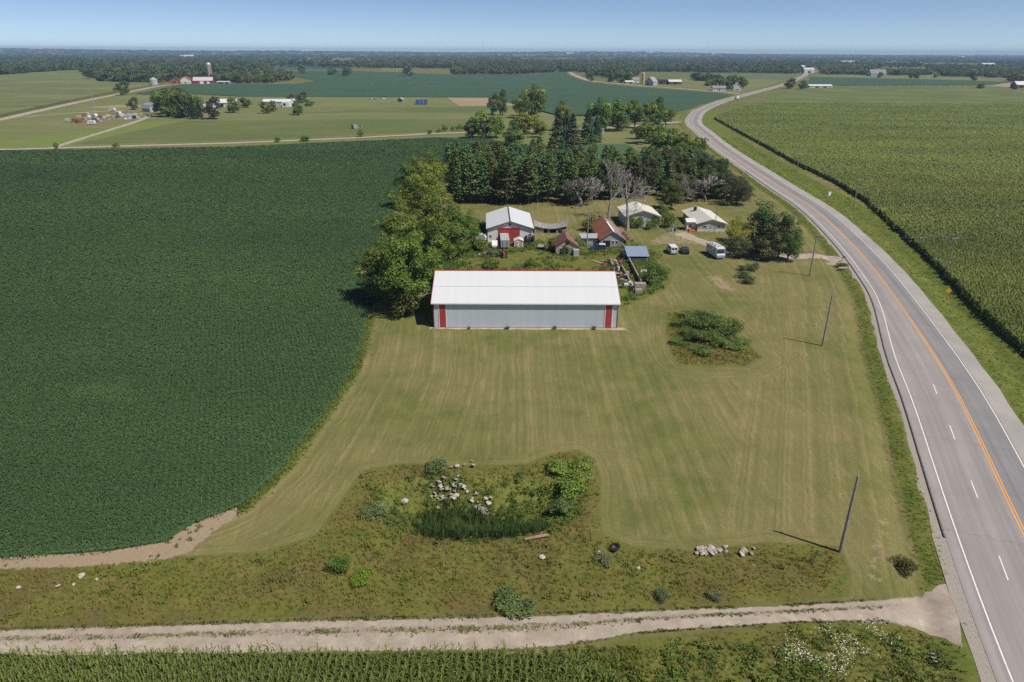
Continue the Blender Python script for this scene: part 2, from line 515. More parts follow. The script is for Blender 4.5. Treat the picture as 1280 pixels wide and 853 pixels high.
# ------------------------------------------------------------------ highway
def asphalt(name, a, b, streak=True):
    m, nt = new_mat(name)
    lat = attr(nt, 'lat'); along = attr(nt, 'along')
    p = pos(nt)
    n = noi(nt, p, .12, 4, .6); fine = noi(nt, p, 6.0, 4, .8)
    c = mixc(nt, rng_(nt, n, .3, .7), a, b)
    if streak:
        cmb = nd(nt, 'CombineXYZ'); nt.links.new(lat, cmb.inputs[0]); nt.links.new(mth(nt, 'MULTIPLY', along, .012), cmb.inputs[1])
        s = noi(nt, cmb.outputs[0], .85, 4, .6)
        c = mixc(nt, rng_(nt, s, .35, .7, 0, .58), c, tuple(x * .62 for x in a))
        # sealed cross cracks
        cr = noi(nt, p, .6, 3, .6)
        w = mth(nt, 'FRACT', mth(nt, 'DIVIDE', mth(nt, 'ADD', along, mth(nt, 'MULTIPLY', cr, 2.2)), 23.0))
        c = mixc(nt, rng_(nt, mth(nt, 'ABSOLUTE', mth(nt, 'SUBTRACT', w, .5)), .0, .003, .55, 0), c, (.06, .058, .055))
    c = mixc(nt, mth(nt, 'MULTIPLY', fine, .35), c, tuple(x * .6 for x in a))
    finish(nt, c, .85, .25, bump=fine, bstr=.25, bdist=.02)
    return m

_al = np.r_[0, np.cumsum(np.hypot(*np.diff(ROAD, axis=0).T))]
def road_strip(name, a, b, z, mat, cols=2, sel=None, jitter=0.0, drop=None):
    idx = np.arange(len(ROAD)) if sel is None else sel
    a = np.broadcast_to(a, len(ROAD))[idx]; b = np.broadcast_to(b, len(ROAD))[idx]
    C, Nn = ROAD[idx], ROADN[idx]
    rows = []
    lat = []
    for t in np.linspace(0, 1, cols):
        o = a * (1 - t) + b * t
        if jitter and t == (0. if a[0] < 0 else 1.): o = o + RNG.normal(0, jitter, len(o))
        zz = np.full(len(o), z if drop is None else z + drop(t))
        rows.append(np.c_[C + Nn * o[:, None], zz]); lat.append(o)
    V = np.stack(rows, 1).reshape(-1, 3)
    n = len(idx)
    i = (np.arange(n - 1)[:, None] * cols + np.arange(cols - 1)[None, :]).ravel()
    F = np.c_[i, i + 1, i + cols + 1, i + cols]
    return npmesh(name, V, F, mat, {'lat': ('POINT', np.stack(lat, 1).ravel()), 'along': ('POINT', np.repeat(_al[idx], cols))})

M_ROAD = asphalt('old_asphalt', (.315, .282, .268), (.365, .33, .315))
M_ROADR = asphalt('patched_asphalt', (.245, .235, .236), (.29, .275, .272))
M_SHR = asphalt('shoulder_chip', (.33, .30, .275), (.41, .375, .34), streak=False)
def loose_gravel():
    m, nt = new_mat('loose_gravel')
    p = pos(nt); f = noi(nt, p, 3.5, 6, .8); t = noi(nt, p, 11, 3, .8)
    c = mixc(nt, rng_(nt, t, .4, .7), (.40, .35, .30), (.22, .19, .16))
    c = mixc(nt, rng_(nt, f, .5, .64, 0, .6), c, (.15, .14, .07))
    finish(nt, c, .95, .1, bump=t, bstr=.7, bdist=.05)
    return m
M_SHL = loose_gravel()
def line_mat(name, col):
    m, nt = new_mat(name)
    n = noi(nt, pos(nt), 3.0, 6, .75)
    finish(nt, mixc(nt, rng_(nt, n, .50, .72, 0, .75), col, (.27, .25, .23)), .7, .3)
    return m
M_WHITE = line_mat('road_paint_white', (.78, .76, .72))
M_YEL = line_mat('road_paint_yellow', (.80, .36, .045))
tag(road_strip('highway', -LEFT_W - SH_L, 0.02, .06, M_ROAD, 8), kind='structure')
tag(road_strip('highway_lane', 0.02, RIGHT_W + .25, .0605, M_ROADR, 5), kind='structure')
tag(road_strip('shoulder', RIGHT_W + .25, RIGHT_W + SH_R, .058, M_SHR, 4, jitter=.12), kind='structure')
tag(road_strip('gravel_shoulder', -LEFT_W - SH_L - 1.25, -LEFT_W - SH_L, .03, M_SHL, 5, jitter=.22, drop=lambda t: -.06 * (1 - t)), kind='structure')
for nm, a, b, mt in (('edge_line', -LEFT_W - .07, -LEFT_W + .07, M_WHITE), ('edge_line', RIGHT_W - .07, RIGHT_W + .07, M_WHITE),
                     ('centre_line', -.24, -.10, M_YEL), ('centre_line', .10, .24, M_YEL)):
    tag(road_strip(nm, a, b, .067, mt), kind='structure')
M_CURB = paint('asphalt_kerb', (.15, .145, .14), .9, .3, 2, obj=False)
ks = np.where((ROAD[:, 1] > 57) & (ROAD[:, 1] < 330))[0]
kb = MB()
def kerb():
    """low asphalt kerb along the left pavement edge"""
    o = (-LEFT_W - SH_L)[ks]
    C, Nn = ROAD[ks], ROADN[ks]
    A = C + Nn * (o - .22)[:, None]; B = C + Nn * o[:, None]
    n = len(ks)
    V = np.vstack([np.c_[A, np.full(n, -.03)], np.c_[A, np.full(n, .15)], np.c_[B, np.full(n, .15)], np.c_[B, np.full(n, .0)]])
    F = []
    for r in range(3):
        i = np.arange(n - 1) + r * n
        F.append(np.c_[i, i + 1, i + 1 + n, i + n])
    tag(npmesh('kerb', V, np.vstack(F), M_CURB), kind='structure')
kerb()

def ground_quad_line(px0, px1, w, z=.069):
    A, B = np.array(G(*px0)), np.array(G(*px1))
    d = (B - A) / np.hypot(*(B - A)); n = np.array([d[1], -d[0]]) * w / 2
    return [(*(A - n), z), (*(A + n), z), (*(B + n), z), (*(B - n), z)]
for a, b in (((1187, 532), (1193.5, 550)), ((1213.5, 601.5), (1222, 623)), ((1248.5, 695.5), (1260, 726)), ((1166.5, 481), (1171, 493))):
    tag(MB().add(ground_quad_line(a, b, .12), [(0, 1, 2, 3)]).build('lane_dash', M_WHITE), kind='structure')

# ------------------------------------------------------------------ gravel track along the bottom, drive and far gravel roads
def gravel(name, wheel=True):
    m, nt = new_mat(name)
    p = pos(nt); lat = attr(nt, 'lat'); al = attr(nt, 'along')
    n = noi(nt, p, .5, 6, .7); f = noi(nt, p, 3.2, 5, .75); t = noi(nt, p, 14, 3, .8)
    c = mixc(nt, rng_(nt, n, .3, .7), (.305, .25, .195), (.44, .372, .305))
    c = mixc(nt, rng_(nt, t, .45, .8, 0, .6), c, (.25, .21, .165))
    c = mixc(nt, rng_(nt, mth(nt, 'ADD', n, mth(nt, 'MULTIPLY', f, .5)), .86, 1.0, 0, .6), c, (.62, .55, .46))
    if wheel:
        def band(x, w): return rng_(nt, mth(nt, 'ABSOLUTE', mth(nt, 'SUBTRACT', lat, x)), 0, w, 1, 0)
        gr = mixc(nt, t, (.085, .085, .03), (.17, .16, .065))
        fade = rng_(nt, al, 4, 14, 0, 1)
        b = mth(nt, 'ADD', mth(nt, 'MULTIPLY', band(.36, .22), .42), mth(nt, 'ADD', band(1.0, .12), band(0.0, .12)))
        b = mth(nt, 'ADD', mth(nt, 'MULTIPLY', b, .55), mth(nt, 'MULTIPLY', mth(nt, 'ADD', f, n), .72))
        c = mixc(nt, mth(nt, 'MULTIPLY', rng_(nt, b, .84, 1.02), fade), c, gr)
    finish(nt, c, .95, .1, bump=t, bstr=.6, bdist=.05)
    return m
M_GRAV = gravel('track_gravel'); M_GRAV2 = gravel('road_gravel', False)

def strip2(name, A, B, z, mat, n, cols=9, jit=.12, zfun=True):
    A, B = resample(A, n), resample(B, n)
    al = np.r_[0, np.cumsum(np.hypot(*np.diff(A, axis=0).T))]
    V = []; lat = []
    for t in np.linspace(0, 1, cols):
        Q = A * (1 - t) + B * t
        if t in (0., 1.): Q = Q + RNG.normal(0, jit, Q.shape)
        zz = (base_z(Q[:, 0], Q[:, 1]) if zfun else 0) + z - (.03 if t in (0., 1.) and zfun else 0)
        V.append(np.c_[Q, np.broadcast_to(zz, len(Q))]); lat.append(np.full(n, t))
    V = np.stack(V, 1).reshape(-1, 3)
    i = (np.arange(n - 1)[:, None] * cols + np.arange(cols - 1)[None, :]).ravel()
    F = np.c_[i, i + 1, i + cols + 1, i + cols]
    return npmesh(name, V, F, mat, {'lat': ('POINT', np.stack(lat, 1).ravel()), 'along': ('POINT', np.repeat(al, cols))})

TR_TOP = poly([(1192, 712), (1182, 728), (1150, 741), (1110, 748), (1060, 752), (1000, 755), (800, 763), (600, 770), (400, 774), (200, 780), (0, 786), (-300, 792), (-1200, 800)])
TR_BOT = poly([(1204, 814), (1200, 805), (1188, 797), (1150, 783), (1100, 778), (1000, 778), (800, 792), (690, 812), (600, 816), (400, 818), (200, 821), (0, 823), (-300, 826), (-1200, 835)])
_sx0, _sy0 = G(543, 409.5); _sx1, _ = G(770, 408.5)
tag(strip2('gravel_strip', np.array([(_sx0 - .8, _sy0 + .3), (_sx1 + 1.2, _sy0 + .4)]), np.array([(_sx0 - 1.0, _sy0 - .75), (_sx1 + 2.2, _sy0 - .9)]), .045, M_GRAV2, 60, 4, .16), kind='structure')
tag(strip2('gravel_track', TR_TOP, TR_BOT, .05, M_GRAV, 420), kind='structure')
_jn = base_z
def centre_strip(name, px, w, z=.07, mat=None, step=5.0, cols=4, jit=.15, zfun=True, flare=0):
    L = spline([G(*p) for p in px], step)
    N2 = normals2(L)
    ww = np.full(len(L), w / 2.)
    if flare: ww[:6] += flare * np.linspace(1, 0, 6) ** 2
    return tag(strip2(name, L - N2 * ww[:, None], L + N2 * ww[:, None], z, mat or M_GRAV2, len(L), cols, jit, zfun), kind='structure')
centre_strip('driveway', [(1058, 329), (1044, 323), (1020, 320), (985, 321), (950, 321), (915, 314), (890, 306), (868, 299), (850, 291)], 4.6, .04, step=1.2, cols=7, jit=.25, flare=3.0)
centre_strip('gravel_road', [(-400, 196), (-60, 188.5), (60, 185.5), (180, 182), (300, 178.5), (420, 173.5), (500, 169.5), (545, 167), (620, 165), (700, 162), (780, 158.5), (850, 152.5)], 6.5, .09, jit=.3)
centre_strip('farm_lane', [(66, 185), (100, 174), (140, 162), (172, 151.5), (186, 146)], 4.5, .09, jit=.3)
centre_strip('country_road', [(-300, 215), (-100, 172), (0, 149.8), (50, 138.5), (100, 127.5), (150, 117.5), (195, 108.5), (222, 105)], 9.0, .10, jit=.4)
centre_strip('farm_lane', [(30, 146), (90, 141.5), (150, 138.3), (172, 139)], 4.0, .085, jit=.3)
centre_strip('country_road', [(708, 87), (716, 93), (735, 100.5), (760, 103.5), (800, 107.3), (850, 111), (900, 115), (926, 117.5)], 11.0, .14, jit=.5, zfun=False)
# ------------------------------------------------------------------ foliage tools
def foliage_mat(name, transl=.3, rough=.6, up=.3, spec=.2):
    m, nt = new_mat(name)
    oi = nd(nt, 'ObjectInfo')
    t = attr(nt, 'tint'); h = attr(nt, 'hue')
    base = oi.outputs['Color']
    lo = mixc(nt, 1.0, base, (.55, .60, .60, 1), 'MULTIPLY'); hi = mixc(nt, 1.0, base, (2.1, 1.85, 1.45, 1), 'MULTIPLY')
    c = mixc(nt, t, lo, hi)
    c = mixc(nt, h, c, mixc(nt, t, (.17, .115, .045), (.42, .32, .155)))
    finish(nt, c, rough, spec, transl=transl, up=up)
    return m
M_LEAF = foliage_mat('leaves', .25, .6, .22)
M_NEEDLE = foliage_mat('needles', .2, .65, .4)
M_CROP = foliage_mat('crop_leaves', .3, .6, .5)
M_WOODS = foliage_mat('woods_leaves', .3, .8, .5, .1)
M_GRASS = foliage_mat('grass_blades', .35, .8, .85, .1)
M_BARK = paint('bark', (.12, .095, .075), .95, .4, 3, .1)
M_BARKG = paint('bark_grey', (.34, .31, .285), .95, .35, 3, .1)
M_TWIG = paint('dead_twigs', (.32, .285, .265), .95, .35, 1, .1)

def unit(a):
    return a / (np.linalg.norm(a, axis=1)[:, None] + 1e-9)

def leafquads(P, N, size, rng, aspect=.62):
    n = len(P)
    N = unit(N)
    r = rng.normal(size=(n, 3))
    U = unit(np.cross(N, r)); W = np.cross(N, U)
    s = np.broadcast_to(size, n)[:, None] * .5
    a, b = U * s, W * s * aspect
    k = N * s * .25
    V = np.stack([P - a, P - b + k, P + a, P + b + k], 1).reshape(-1, 3)
    F = np.arange(4 * n).reshape(-1, 4)
    return V, F

def deciduous(seed, H=16., Rr=7., nleaf=9000, leaf=.42, base=.16, lobes=46, limbs=10, flat=.8, vase=0.0, lob=(.22, .40), rmin=.35):
    """trunk mesh, crown mesh: leaf-sized faces gathered in clumps on an uneven crown"""
    rng = np.random.default_rng(seed)
    cb = H * base
    hz = (H - cb) / 2; cz = cb + hz
    d = unit(rng.normal(size=(lobes, 3)) + np.array([0, 0, .25]))
    rad = rng.uniform(rmin, .86, lobes) ** .7
    C = d * rad[:, None] * np.array([Rr, Rr, hz]) * (1 + .16 * rng.normal(size=(lobes, 1)))
    C[:, :2] *= (1 + vase * C[:, 2:3] / hz)
    C[:, 2] += cz
    lr = Rr * rng.uniform(*lob, lobes)
    C[:, 2] = np.maximum(C[:, 2], cb + lr * .5)
    w = lr ** 2 / (lr ** 2).sum()
    li = rng.choice(lobes, nleaf, p=w)
    dd = unit(rng.normal(size=(nleaf, 3)) + np.array([0, 0, .18]))
    rr = rng.uniform(.25, 1.0, nleaf) ** .28
    P = C[li] + dd * (lr[li] * rr)[:, None] * np.array([1, 1, flat])
    P += rng.normal(size=P.shape) * leaf * .22
    N = dd + rng.normal(size=P.shape) * .38 + np.array([0, 0, .25])
    keep = P[:, 2] > cb * .6
    P, N, li = P[keep], N[keep], li[keep]
    V, F = leafquads(P, N, leaf * rng.uniform(.6, 1.3, len(P)), rng)
    lt = rng.normal(.42, .19, lobes)
    tint = np.clip(lt[li] + rng.normal(0, .16, len(P)), 0, 1)
    crown = npmesh('crown', V, F, M_LEAF, {'tint': ('FACE', tint), 'hue': ('FACE', np.where(rng.random(len(P)) < .015, .6, 0.))}, link=False)
    mb = MB()
    tr = max(.12, Rr * .055)
    lean = rng.normal(0, .03, 2) * H
    top = (lean[0], lean[1], cb + hz * 1.0)
    mb.tube([(0, 0, -.3), (0, 0, .3), (lean[0] * .3, lean[1] * .3, cb * .8 + .3), top], [tr * 1.5, tr * 1.1, tr * .8, tr * .3], 8)
    for k in rng.choice(lobes, min(limbs, lobes), replace=False):
        z0 = rng.uniform(.6, 1.0) * cb + rng.uniform(0, .5) * hz
        f = z0 / top[2]
        s = np.array([lean[0] * f, lean[1] * f, z0]); e = C[k]
        md = (s + e) / 2 + np.array([0, 0, -.06 * Rr]) + rng.normal(0, .04 * Rr, 3)
        mb.tube([s, md, e], [tr * .5, tr * .33, tr * .1], 5)
    return mb, crown

def conifer(seed, H=18., Rr=3.2, bare=.25, step=.75, nb=7, leaf=.5, per=9, droop=.25, pw=.75, up=.25, dead=.0):
    rng = np.random.default_rng(seed)
    mb = MB()
    tr = H * .011 + .03
    mb.tube([(0, 0, -.3), (0, 0, H * .5), (0, 0, H)], [tr * 1.4, tr, .03], 7)
    Ps, Ns, Ts, Ss = [], [], [], []
    z = H * bare
    while z < H - .2:
        t = (z - H * bare) / (H * (1 - bare))
        L0 = Rr * (1 - t) ** pw * (.55 + .45 * min(1, t * 5 + .4)) + .25
        n = nb if t < .8 else max(4, nb - 2)
        a0 = rng.uniform(0, 2 * PI)
        for k in range(n):
            if rng.random() < .10: continue
            a = a0 + 2 * PI * k / n + rng.normal(0, .25)
            L = L0 * rng.uniform(.6, 1.15)
            m = max(3, int(per * L / Rr) + 2)
            s = rng.uniform(.25, 1.0, m) ** .7
            zz = z + L * (up * s * (1 - .2 * t) - droop * s ** 2) + rng.normal(0, .08, m)
            sp = .22 * L * rng.normal(0, 1, m) * (.4 + .6 * s)
            P = np.c_[np.cos(a) * L * s - np.sin(a) * sp, np.sin(a) * L * s + np.cos(a) * sp, zz]
            Ps.append(P)
            N = np.c_[np.full(m, np.cos(a) * .35), np.full(m, np.sin(a) * .35), np.ones(m)] + rng.normal(0, .55, (m, 3))
            Ns.append(N)
            Ts.append(np.clip(rng.normal(.38, .1) + .35 * (s - .6) + rng.normal(0, .13, m), 0, 1))
            Ss.append(leaf * rng.uniform(.6, 1.25, m))
            if t < .35 and rng.random() < .3:
                mb.tube([(0, 0, z), (math.cos(a) * L * .6, math.sin(a) * L * .6, z + L * (up * .6 - droop * .36))], [.05, .015], 4, False)
        z += step * rng.uniform(.7, 1.3) * (1 - .45 * t)
    # bare dead twigs under the living crown
    for k in range(int(26 * bare / .25)):
        zz = rng.uniform(.06, max(.08, bare)) * H; a = rng.uniform(0, 2 * PI); L = rng.uniform(.4, 1.5)
        mb.tube([(0, 0, zz), (math.cos(a) * L, math.sin(a) * L, zz - .1 * L)], [.045, .012], 3, False)
    P = np.vstack(Ps); N = np.vstack(Ns)
    V, F = leafquads(P, N, np.concatenate(Ss), rng, .5)
    hue = np.where(rng.random(len(P)) < dead, rng.uniform(.3, .9, len(P)), 0)
    crown = npmesh('crown', V, F, M_NEEDLE, {'tint': ('FACE', np.concatenate(Ts)), 'hue': ('FACE', hue)}, link=False)
    return mb, crown

def dead_tree(seed, H=15., spread=.55, levels=5, r0=.3, twig=.03, fork=3, up=.35, trunk=.22):
    """bare branching tree: trunk mesh and branch mesh"""
    rng = np.random.default_rng(seed)
    tb, bb = MB(), MB()
    def grow(p, d, L, r, lev):
        n = 3 if lev < 3 else 2
        pts = [p]
        q = p.copy(); dd = d.copy()
        for i in range(n):
            dd = dd + rng.normal(0, .13, 3) + np.array([0, 0, up * .12]); dd /= np.linalg.norm(dd)
            q = q + dd * L / n
            pts.append(q.copy())
        r1 = max(twig * .5, r * .58)
        (tb if lev == 0 else bb).tube([tuple(x) for x in pts], list(np.linspace(r, r1, len(pts))), 7 if lev < 2 else (4 if lev < 4 else 3), False)
        if lev >= levels: return
        kids = fork + (1 if lev in (1, 2, 3) else 0)
        for k in range(kids):
            f = rng.uniform(.45, 1.0) if k else 1.0
            i = min(int(f * n), n - 1)
            s = np.array(pts[i]) * (1 - (f * n - i)) + np.array(pts[i + 1]) * (f * n - i)
            nd_ = dd + unit(rng.normal(size=(1, 3)))[0] * spread * (1.0 if k else .45) + np.array([0, 0, up * .3])
            nd_ /= np.linalg.norm(nd_)
            grow(s, nd_, L * rng.uniform(.58, .85), r1 * (.9 if k == 0 else .65), lev + 1)
    grow(np.array([0, 0, -.2]), np.array([rng.normal(0, .05), rng.normal(0, .05), 1.]), H * trunk * 1.3, r0, 0)
    return tb, bb

TREES = {}
def proto(key, kind, **kw):
    if kind == 'dead':
        tb, bb = dead_tree(**kw)
        zs = max(v[2] for v in bb.v); rs = np.percentile(np.hypot(*np.array(bb.v)[:, :2].T), 92)
        me1, me2 = [], None
        o = tb.build('trunk', M_BARKG); t = o.data; bpy.data.objects.remove(o)
        o = bb.build('branches', M_TWIG); c = o.data; bpy.data.objects.remove(o)
        TREES[key] = (t, c, zs, rs, 'branches')
        return
    mb, crown = (deciduous if kind == 'd' else conifer)(**kw)
    o = mb.build('trunk', M_BARK); t = o.data; bpy.data.objects.remove(o)
    TREES[key] = (t, crown, kw['H'], kw['Rr'], 'crown')

def tree(key, px, py, H, Rr, color, label, name='tree', cat='tree', group=None, rz=None, xy=None):
    t, c, H0, R0, cn = TREES[key]
    x, y = xy if xy is not None else G(px, py)
    z = float(base_z(np.array([x]), np.array([y]))[0])
    o = thing(name, label, cat, (x, y, z), random.uniform(0, 6.28) if rz is None else rz, group)
    o.scale = (Rr / R0, Rr / R0, H / H0)
    link_mesh('trunk', t, o, (1, 1, 1))
    j = [random.uniform(.92, 1.08) for _ in range(3)]
    link_mesh(cn, c, o, tuple(a * b for a, b in zip(color, j)))
    return o

# templates merged into one mesh (crops, grass, far woods)
def scatter(name, temps, P, S, rot, mat, tint, hue, color, link=True):
    P = np.asarray(P, float); n = len(P)
    S = np.asarray(S, float)
    if S.ndim == 1: S = np.repeat(S[:, None], 3, 1)
    which = RNG.integers(0, len(temps), n)
    Vs, Fs, Ts, Hs = [], [], [], []
    o = 0
    for k, (tv, tf, tt, th) in enumerate(temps):
        s = np.where(which == k)[0]
        if not len(s): continue
        c, sn = np.cos(rot[s])[:, None], np.sin(rot[s])[:, None]
        x, y, z = tv[:, 0][None], tv[:, 1][None], tv[:, 2][None]
        V = np.stack([(x * c - y * sn) * S[s, 0:1] + P[s, 0:1], (x * sn + y * c) * S[s, 1:2] + P[s, 1:2], z * S[s, 2:3] + P[s, 2:3]], 2)
        F = tf[None] + (np.arange(len(s)) * len(tv))[:, None, None] + o
        o += V.shape[0] * V.shape[1]
        Vs.append(V.reshape(-1, 3)); Fs.append(F.reshape(-1, 4))
        Ts.append(np.clip(tt[None] + tint[s][:, None], 0, 1).ravel()); Hs.append(np.clip(th[None] + hue[s][:, None], 0, 1).ravel())
    ob = npmesh(name, np.vstack(Vs), np.vstack(Fs), mat, {'tint': ('FACE', np.concatenate(Ts)), 'hue': ('FACE', np.concatenate(Hs))})
    ob.color = (*color, 1)
    return ob

def tuft_template(seed, n=7, h=.8, w=.09, spread=.28, lean=.5):
    rng = np.random.default_rng(seed)
    V, F = [], []
    for i in range(n):
        a = rng.uniform(0, 2 * PI); b = rng.uniform(0, spread); hh = h * rng.uniform(.55, 1.1)
        p = np.array([math.cos(a) * b, math.sin(a) * b, 0]); a2 = a + rng.normal(0, .8)
        l = hh * lean * rng.uniform(.2, 1)
        tip = p + np.array([math.cos(a2) * l, math.sin(a2) * l, hh]); md = (p * .45 + tip * .55) + np.array([0, 0, .12 * hh])
        s = np.array([-math.sin(a2 + 1), math.cos(a2 + 1), 0]) * w / 2
        k = len(V)
        V += [p - s, p + s, md + s * .8, md - s * .8, tip + s * .15, tip - s * .15]
        F += [(k, k + 1, k + 2, k + 3), (k + 3, k + 2, k + 4, k + 5)]
    F = np.array(F)
    return np.array(V), F, rng.normal(0, .1, len(F)), np.zeros(len(F))

def bush_template(seed, n=60, leaf=.3, flat=.75, lobes=6, droop=0.):
    """unit bush, radius 1, sitting on z = 0"""
    rng = np.random.default_rng(seed)
    C = np.c_[rng.uniform(-.6, .6, lobes), rng.uniform(-.6, .6, lobes), rng.uniform(.25, .85, lobes)]
    lr = rng.uniform(.3, .5, lobes)
    li = rng.integers(0, lobes, n)
    d = unit(rng.normal(size=(n, 3)) + np.array([0, 0, .4]))
    P = C[li] + d * (lr[li] * rng.uniform(.5, 1, n) ** .5)[:, None]
    P[:, 2] = np.maximum(P[:, 2] * flat, .03)
    V, F = leafquads(P, d + rng.normal(size=P.shape) * .5, leaf * rng.uniform(.6, 1.3, n), rng)
    lt = rng.normal(0, .14, lobes)
    return V, F, lt[li] + rng.normal(0, .12, n), np.zeros(n)

def tree_template(seed, n=46, leaf=.75, base=.1):
    """unit far tree: radius 1, height 1"""
    rng = np.random.default_rng(seed)
    lobes = 9
    d = unit(rng.normal(size=(lobes, 3)))
    C = d * .55 * np.array([1, 1, .5]) + np.array([0, 0, .56])
    li = rng.integers(0, lobes, n)
    dd = unit(rng.normal(size=(n, 3)) + np.array([0, 0, .3]))
    P = C[li] + dd * np.array([.42, .42, .22])
    P[:, 2] = np.clip(P[:, 2], base, 1.02)
    rng2 = np.random.default_rng(seed + 1)
    r = rng2.normal(size=(n, 3)); N = unit(dd + rng2.normal(size=(n, 3)) * .4)
    U = unit(np.cross(N, r)); W = np.cross(N, U)
    s = leaf * rng2.uniform(.6, 1.2, n)[:, None] * .5
    zs = np.array([1, 1, .5])
    V = np.stack([P - U * s * zs, P - W * s * .8 * zs, P + U * s * zs, P + W * s * .8 * zs], 1).reshape(-1, 3)
    lt = rng.normal(0, .12, lobes)
    return V, np.arange(4 * n).reshape(-1, 4), lt[li] + rng.normal(0, .1, n), np.zeros(n)

def sample_poly(L, n):
    lo, hi = L.min(0), L.max(0)
    out = []
    k = 0
    while k < n:
        P = RNG.uniform(lo, hi, (max(2000, n * 2), 2))
        P = P[inside(P, L)]
        out.append(P); k += len(P)
    return np.vstack(out)[:n]

def area(L):
    x, y = L[:, 0], L[:, 1]
    return abs(np.dot(x, np.roll(y, 1)) - np.dot(y, np.roll(x, 1))) / 2

def in_view(P, z=0., mg=200):
    """keep points whose picture position falls near the frame (a wide margin to the sides)"""
    cp, sp = math.cos(PITCH), math.sin(PITCH)
    dz = z - CAM_H
    D = P[:, 1] * cp - dz * sp
    u = P[:, 0] / D * FPX + 640; v = -(P[:, 1] * sp + dz * cp) / D * FPX + 426.5
    return (D > 1) & (u > -mg) & (u < 1280 + mg) & (v < 853 + mg * 2)

# ------------------------------------------------------------------ fields
def slab(name, L, z0, z1, mat, kind='stuff', label=None, cat=None, wobble=0.0):
    """a flat-topped mass of crop: polygon top and an uneven side"""
    L = np.asarray(L)
    pts = []
    for A, B in zip(L, np.roll(L, -1, 0)):
        d = np.hypot(*(B - A)); n = int(min(max(1, d / 3.0), 60)) if wobble else 1
        for t in np.linspace(0, 1, n, endpoint=False):
            pts.append(A + (B - A) * t)
    pts = np.array(pts)
    if wobble: pts = pts + RNG.normal(0, wobble, pts.shape)
    n = len(pts)
    bm = bmesh.new()
    top = [bm.verts.new((x, y, z1)) for x, y in pts]
    f = bm.faces.new(top)
    if z0 is not None:
        bot = [bm.verts.new((x, y, z0)) for x, y in pts]
        for i in range(n):
            bm.faces.new((bot[i], bot[(i + 1) % n], top[(i + 1) % n], top[i]))
    bmesh.ops.triangulate(bm, faces=[f])
    bmesh.ops.recalc_face_normals(bm, faces=bm.faces)
    me = bpy.data.meshes.new(name); bm.to_mesh(me); bm.free()
    if z0 is None:
        pass
    me.materials.append(mat)
    o = bpy.data.objects.new(name, me); COL.objects.link(o)
    return tag(o, label, cat, kind=kind)

def crop_mat(name, a, b, c, rows=None, rot=0., big=.012, fine=1.2, bstr=.8, patch=.5, streak=None):
    m, nt = new_mat(name)
    p = pos(nt)
    n1 = noi(nt, p, big, 5, .6); n2 = noi(nt, p, fine, 4, .75)
    n3 = noi(nt, pos(nt, *(streak or (.02, .14, 1)), rot), 1.0, 4, .65)
    col = mixc(nt, rng_(nt, n2, .32, .72), a, b)
    col = mixc(nt, mth(nt, 'MULTIPLY', rng_(nt, n1, .42, .7), patch), col, c)
    col = mixc(nt, mth(nt, 'MULTIPLY', rng_(nt, n3, .45, .7), patch), col, c)
    h = n2
    if rows:
        v = pos(nt, 1, 1, 1, rot)
        sx = nd(nt, 'SeparateXYZ'); nt.links.new(v, sx.inputs[0])
        w = mth(nt, 'SINE', mth(nt, 'MULTIPLY', mth(nt, 'ADD', sx.outputs[0], mth(nt, 'MULTIPLY', n1, 1.5)), 2 * PI / rows))
        h = mth(nt, 'ADD', n2, mth(nt, 'MULTIPLY', w, .25))
        col = mixc(nt, rng_(nt, w, -.2, -1.0, 0, .22), col, tuple(x * .5 for x in a))
    finish(nt, col, .8, .15, bump=h, bstr=bstr, bdist=.35)
    return m

M_SOY = crop_mat('soybean_canopy', (.052, .098, .042), (.078, .138, .058), (.09, .15, .056), fine=1.6, patch=.4)
M_SOYFAR = crop_mat('soybean_canopy_far', (.036, .080, .040), (.052, .098, .049), (.062, .106, .054), fine=.25, patch=.5)
M_CORN = crop_mat('corn_canopy', (.080, .112, .030), (.125, .155, .046), (.175, .190, .062), big=.016, fine=.7, patch=.6, streak=(.012, .05, 1))
M_CORNFAR = crop_mat('corn_canopy_far', (.105, .130, .040), (.140, .160, .055), (.20, .20, .08), big=.008, fine=.2, patch=.7, streak=(.006, .05, 1))
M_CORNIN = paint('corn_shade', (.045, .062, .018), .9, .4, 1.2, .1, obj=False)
M_HAY = crop_mat('hay_field', (.125, .150, .045), (.165, .175, .060), (.205, .190, .080), fine=.3, patch=.6, bstr=.2, streak=(.008, .06, 1))
M_HAYG = crop_mat('hay_field_green', (.090, .120, .034), (.120, .142, .044), (.15, .16, .055), fine=.3, patch=.6, bstr=.2, streak=(.01, .12, 1))
M_HAYB = crop_mat('grass_bright', (.125, .175, .035), (.155, .195, .045), (.19, .20, .06), fine=.3, patch=.5, bstr=.2)
M_YARDG = crop_mat('worn_yard_grass', (.13, .13, .05), (.19, .165, .08), (.21, .17, .095), fine=.25, patch=.7, bstr=.2, streak=(.05, .08, 1))
M_TAN = crop_mat('bare_field', (.30, .225, .13), (.36, .28, .17), (.24, .20, .10), fine=.4, patch=.5, bstr=.2, streak=(.01, .1, 1))

